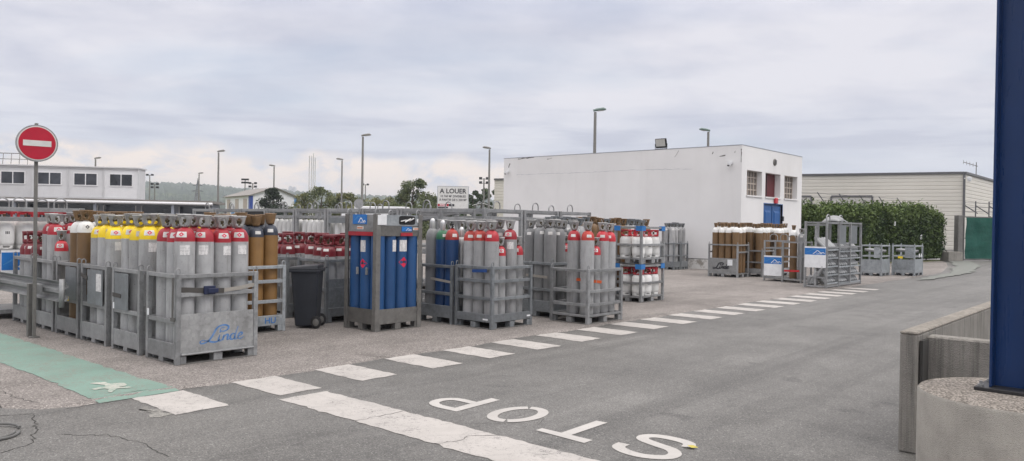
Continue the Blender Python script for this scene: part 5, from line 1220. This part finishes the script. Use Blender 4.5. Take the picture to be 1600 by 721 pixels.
# ------------------------------------------------------------------ small white hall, shed, van, round sign
A_,B_,C_=camxy((352-800)/F_PX*126,126),camxy((391-800)/F_PX*115,115),camxy((464-800)/F_PX*122,122)
lv=(A_-B_); LA=lv.length; gv=(C_-B_); GW=gv.length; lv.normalize(); gv.normalize()
g=thing('small_hall','small white hall with blue stripes and a grey pitched roof behind the racks','building',(B_.x,B_.y,-.06))
EV,PK=5.5,6.7; W_=lambda l,q,z:tuple(lv*l+gv*q+Vector((0,0,z)))
mb=MB(); mb.add([W_(0,0,0),W_(LA,0,0),W_(LA,0,EV),W_(0,0,EV)],[(0,1,2,3)]); mb.add([W_(0,0,0),W_(0,GW,0),W_(0,GW,EV),W_(0,GW/2,PK),W_(0,0,EV)],[(0,1,2,3,4)]); mb.add([W_(LA,0,0),W_(LA,GW,0),W_(LA,GW,EV),W_(LA,GW/2,PK),W_(LA,0,EV)],[(0,1,2,3,4)]); mb.add([W_(0,GW,0),W_(LA,GW,0),W_(LA,GW,EV),W_(0,GW,EV)],[(0,1,2,3)]); mb.build('wall',M['white_plate'],g)
mb=MB(); mb.add([W_(-.4,-.4,EV-.1),W_(LA+.4,-.4,EV-.1),W_(LA+.4,GW/2,PK+.08),W_(-.4,GW/2,PK+.08),W_(LA+.4,GW+.4,EV-.1),W_(-.4,GW+.4,EV-.1)],[(0,1,2,3),(3,2,4,5)]); mb.build('roof',M['roofgrey'],g,solid=.12)
def hstrip(face,a,b,z0,z1,mat,nm):
    mb=MB(); n_=-gv*.03 if face=='l' else -lv*.03; P=(lambda u,z:tuple(lv*u+Vector((0,0,z))+n_)) if face=='l' else (lambda u,z:tuple(gv*u+Vector((0,0,z))+n_))
    mb.add([P(a,z0),P(b,z0),P(b,z1),P(a,z1)],[(0,1,2,3)]); mb.build(nm,M[mat],g,solid=.04)
for a in(.14,.46,.8): hstrip('l',LA*a,LA*(a+.13),2.6,5.0,'beige','shutter')
hstrip('l',LA*.0,LA*.07,0,EV-.1,'deepblue','blue_stripe'); hstrip('l',LA*.62,LA*.74,1.2,3.2,'skyblue','door'); hstrip('g',0,GW*.045,0,EV-.1,'deepblue','blue_stripe'); hstrip('g',GW*.93,GW*.995,0,EV-.2,'skyblue','blue_stripe')
x,y=site(752,100); g=thing('storage_shed','low white shed with a curved roof between the letting board and the warehouse','shed',(x,y,-.06),az2)
mb=MB(); mb.box(-1.9,1.9,0,6,0,3.6); mb.build('wall',M['signwhite'],g); mb=MB(); mb.grid(lambda u,v:(-2.1+4.2*u,-.15+6.3*v,3.62+.75*math.sin(math.pi*u)),12,1); mb.build('roof',M['white_plate'],g,solid=.06)
for k,(px,d,lb) in enumerate(((586,62,'white box van parked beyond the racks, left of the round green tree'),(560,78,'white box van parked farther off behind the tallest lamp'))):
    x,y=site(px,d); g=thing('box_van',lb,'van',(x,y,-.02),az2,'white vans beyond the racks')
    mb=MB(); mb.box(-1.5,2.6,-1,1,.55,2.95); mb.build('cargo_box',M['white_plate'],g,bevel=.04)
    mb=MB(); mb.add([(p[0],s,p[1]) for s in(-.95,.95) for p in((-3.3,.45),(-1.52,.45),(-1.52,2.3),(-2.3,2.25),(-2.9,1.35),(-3.3,1.2))],[(0,1,2,3,4,5),(11,10,9,8,7,6)]+[(i,6+i,6+(i+1)%6,(i+1)%6) for i in range(6)]); cab=mb.build('cab',M['white_plate'],g)
    mb=MB(); mb.add([(-2.36,-.85,2.2),(-2.36,.85,2.2),(-2.93,.85,1.4),(-2.93,-.85,1.4)],[(0,1,2,3)]); mb.build('windscreen',M['glass'],cab,solid=.02)
    for wx in(-2.5,1.5):
        for s in(-1,1): mb=MB(); mb.lathe([(0,-.11),(.36,-.11),(.38,0),(.36,.11),(0,.11)],16); mb.xform(Matrix.Translation((wx,s*.86,.38))@Matrix.Rotation(R(90),4,'X')); mb.build('wheel',M['black'],g)
x,y=site(560,58); t=thing('round_sign','small round grey backed traffic sign showing just above the racks','road sign',(x,y,-.06),az2)
mb=MB(); mb.tube([(0,0,0),(0,0,3.5)],.04,7); mb.build('post',M['galv'],t); mb=MB(); mb.lathe([(0,-.02),(.36,-.02),(.36,.02),(0,.02)],24,smooth=False); mb.xform(Matrix.Translation((0,-.05,3.1))@Matrix.Rotation(R(90),4,'X')); mb.build('disc',M['galv'],t)

# ------------------------------------------------------------------ trees and hill
def T(*a,**k): tree(*a,**k)
T('tree','rounded olive green tree standing alone left of the letting board',645,80,6.2,6.8,M['leaf'],rng,13000,.22,.05,lobes=48)
T('conifer','dark spreading conifer in front of the small white hall',424,92,5.5,6.2,M['conif'],rng,8000,.24,.03,lobes=46,cone=True)
T('tree','small olive tree at the right end of the portable cabins',229,92,3.9,2.6,M['leaf'],rng,1400,.28,.2,lobes=10,group='far trees')
SH=[(474,105,5.5,6.5,'pale yellow green shrub left of the flagpoles'),(503,98,6.0,7.5,'olive green bush right of the flagpoles'),(535,100,5.4,7,'yellow green bush before the street lamp right of the flagpoles'),(583,105,5.0,7.5,'low yellow green bush right of the tallest lamp'),(610,110,5.3,7,'yellow green bush left of the lone round tree'),(558,104,5.0,6.6,'low bush behind the tallest street lamp'),(676,86,4.7,5.6,'olive bush at the left edge of the letting board'),(452,112,3.6,4,'pale bush right of the small white hall'),(520,118,5.6,6.5,'taller pale shrub far behind the flagpoles'),(595,125,5.4,8,'broad yellow green thicket between tallest lamp and lone tree'),(628,96,4.8,6,'olive shrub at the left foot of the lone round tree'),(488,120,5.0,6,'pale shrub directly behind the flagpoles')]
for px,d,h,w,lb in SH: T('shrub',lb,px,d,h,w,M['leaf2'] if 'yellow' in lb or 'pale' in lb else M['leaf'],rng,4200,.24,.02,group='shrubs beyond the racks',lobes=26,cat='shrub')
for px,d,h,w,lb in ((738,112,7.0,4.5,'dark tree just right of the letting board'),(752,118,7.4,5,'darkest tree behind the floodlight mast by the letting board'),(772,122,7.0,4.6,'tree showing beside the left end of the warehouse')): T('tree',lb,px,d,h,w,M['leafdark'],rng,2200,.34,.05,group='dark trees by the letting board',lobes=14)
for px,d,h,w,lb in ((705,72,2.9,4,'clipped bush under the letting board'),(738,70,3.4,3.5,'clipped dark bush right below the letting board'),(765,72,3.2,3.6,'clipped dark bush at the foot of the lamp by the board')): T('shrub',lb,px,d,h,w,M['leafdark'],rng,1500,.22,.02,group='clipped bushes by the board',lobes=12,cat='shrub')
# wooded ridge
def ridge(px):
    pts=[(-400,60),(-100,58),(120,57),(216,57),(240,58.5),(300,57.5),(345,54),(400,50),(450,48),(500,47),(560,44),(600,43),(680,41),(800,40),(1000,38),(1300,36),(1900,34)]
    for (a,ya),(b,yb) in zip(pts,pts[1:]):
        if a<=px<=b: return ya+(yb-ya)*(px-a)/(b-a)
    return 36
rr=random.Random(21); D1=1500; NX,NY=900,30; vs=[]
for j in range(NY+1):
    v=j/NY
    for i in range(NX+1):
        px=-400+i*2300/NX+rr.uniform(-1,1); d=600+v*(D1-600); x,y=site(px,d)
        hgt=(ridge(px)/F_PX*D1+1.67)*(v**1.3) if j>0 else -3
        bumpy=rr.uniform(0,6)*(v>.05) if j<NY else rr.uniform(0,4.5)+3.2*max(0,math.sin(px*.09))*math.sin(px*.031)
        vs.append((x,y,hgt+bumpy-4))
x_=[(j*(NX+1)+i,j*(NX+1)+i+1,(j+1)*(NX+1)+i+1,(j+1)*(NX+1)+i) for j in range(NY) for i in range(NX)]
mb=MB(); mb.add(vs,x_,0,True); o=mb.build('hill',M['hill']); struct(o)
for k,(px,w,h,lb) in enumerate(((453.5,2.6,15,'left'),(459.5,2.0,14,'right'))):
    x,y=site(px,D1-20); zz=ridge(px)/F_PX*D1-6; mb=MB(); mb.box(-w*1.3,w*1.3,-4,4,0,h*.9); mb.box(-w*.8,w*.8,-3,3,h*.9,h); o=mb.build('tower_block',M['cabin']); o.location=(x,y,zz); o.rotation_euler=(0,0,az2); tag(o,'%s of two tiny pale tower blocks on the hill skyline'%lb,'tower block','tower blocks on the hill')

# ------------------------------------------------------------------ air
hz=True
if hz:
    mb=MB(); mb.box(-3300,3300,-3300,3300,-9,110); o=mb.build('haze',newmat('haze_air')[0]); o['kind']='stuff'; o.display_type='WIRE'
    mt=o.data.materials[0]; nt=mt.node_tree; nt.nodes.remove(nt.nodes['Principled BSDF']); vol=nt.nodes.new('ShaderNodeVolumePrincipled')
    vol.inputs['Color'].default_value=(.86,.92,1,1); vol.inputs['Density'].default_value=.00038; vol.inputs['Anisotropy'].default_value=.2
    out=[n for n in nt.nodes if n.type=='OUTPUT_MATERIAL'][0]; nt.links.new(vol.outputs[0],out.inputs['Volume'])

# ------------------------------------------------------------------ sky and light
SUN_DIR=Vector((.10,-.72,.90)).normalized()   # towards the sun
SEL=math.asin(SUN_DIR.z); SAZ=math.atan2(SUN_DIR.x,SUN_DIR.y)
w=bpy.data.worlds.new('World'); sc.world=w; w.use_nodes=True; t=NT(w.node_tree); bg=t.n['Background']
sky=t.new('ShaderNodeTexSky'); sky.sky_type='NISHITA'; sky.sun_disc=False; sky.sun_elevation=SEL; sky.sun_rotation=SAZ; sky.air_density=1.; sky.dust_density=1.5
tc=t.new('ShaderNodeTexCoord'); V=tc.outputs['Generated']
# turn the sky so that +Y is the heading of the view
Vr=t.map(V,rot=(0,0,HEAD)); sx=t.new('ShaderNodeSeparateXYZ'); t.l.new(Vr,sx.inputs[0]); X,Y,Z=sx.outputs
zc=t.math('MAXIMUM',Z,0.)
inv=t.math('DIVIDE',1.,t.math('ADD',zc,.22))
pl=t.new('ShaderNodeCombineXYZ'); t.l.new(t.math('MULTIPLY',X,inv),pl.inputs[0]); t.l.new(t.math('MULTIPLY',Y,inv),pl.inputs[1])
n1_=t.noise(t.map(pl.outputs[0],(.95,1.25,1),(3.1,1.7,0),(0,0,.22)),1.,7,.55,.35)
n2_=t.noise(t.map(pl.outputs[0],(2.6,3.2,1),(7.1,4.3,0),(0,0,.15)),1.,6,.55,.2)
f=t.math('ADD',t.math('MULTIPLY',n1_,.65),t.math('MULTIPLY',n2_,.35))
strat=t.mix(t.ramp(f,.40,.58),(4.45,4.5,5.3),(6.6,6.4,6.75))
gap=t.math('MULTIPLY',t.ramp(t.noise(t.map(pl.outputs[0],(.5,1.0,1),(1.3,9.2,0)),1.,5,.5),.54,.66),.6)
# low sun-warmed cumulus near the horizon, stronger to the left of the view
az_=t.math('ARCTAN2',X,Y); cv=t.new('ShaderNodeCombineXYZ'); t.l.new(t.math('MULTIPLY',az_,15.),cv.inputs[0]); t.l.new(t.math('MULTIPLY',Z,24.),cv.inputs[1])
cn=t.noise(t.map(cv.outputs[0],(1,1,1),(2.4,.6,0)),.9,8,.62,.5)
top_=t.math('ADD',.078,t.math('MULTIPLY',t.math('SUBTRACT',t.noise(cv.outputs[0],.55,3),.5),.10))
band=t.math('MULTIPLY',t.ramp(Z,-.01,.02),t.ramp(t.math('SUBTRACT',Z,top_),-.006,.012,1,0)); lft=t.ramp(az_,.0,.20,1,.0)
cum=t.math('MULTIPLY',t.math('MULTIPLY',t.ramp(cn,.36,.50),band),lft)
low=t.mix(t.ramp(az_,-.2,.25),(5.5,5.75,6.5),(5.1,5.45,6.35))
col=t.mix(t.math('MULTIPLY',t.ramp(Z,.05,.16,1,0),.7),strat,low)
streak=t.math('MULTIPLY',t.math('MULTIPLY',t.ramp(t.noise(t.map(cv.outputs[0],(.35,2.2,1),(5.,1.,0)),1.,5,.5),.5,.62),t.ramp(Z,.06,.09)),t.ramp(Z,.12,.16,1,0))
col=t.mix(t.math('MULTIPLY',streak,.65),col,(3.9,4.0,4.9))
col=t.mix(cum,col,(8.4,7.1,6.2))
zen=t.ramp(Z,.24,.8); brt=t.math('ADD',1.,t.math('MULTIPLY',zen,2.3)); col=t.mix(zen,col,(5.6,5.35,5.2))
hs=t.new('ShaderNodeVectorMath',operation='SCALE'); t.l.new(col,hs.inputs[0]); t.l.new(brt,hs.inputs['Scale'])
fin=t.mix(t.math('ADD',.88,t.math('MULTIPLY',gap,-.5)),sky.outputs[0],hs.outputs[0])
t.l.new(fin,bg.inputs['Color']); bg.inputs['Strength'].default_value=.10
sd=bpy.data.lights.new('sun','SUN'); sd.energy=.65; sd.angle=R(18); sd.color=(1,.97,.92); so=bpy.data.objects.new('sun',sd); COL.objects.link(so); so.rotation_euler=SUN_DIR.to_track_quat('Z','Y').to_euler()
# tidy the prototypes
for k,p in list(CYL.items()):
    if p['_used']==0:
        for c in list(p.children_recursive): bpy.data.objects.remove(c)
        bpy.data.objects.remove(p)
for o in bpy.data.objects:
    for k in('_used','_h'):
        if k in o: del o[k]
vs_=sc.view_settings; vs_.view_transform='Standard'; vs_.look='None'; vs_.exposure=0.43; vs_.gamma=1; vs_.use_curve_mapping=False
sc.render.engine='CYCLES'; sc.render.resolution_x=1024; sc.render.resolution_y=461
sc.cycles.volume_bounces=0; sc.cycles.max_bounces=6; sc.cycles.diffuse_bounces=3
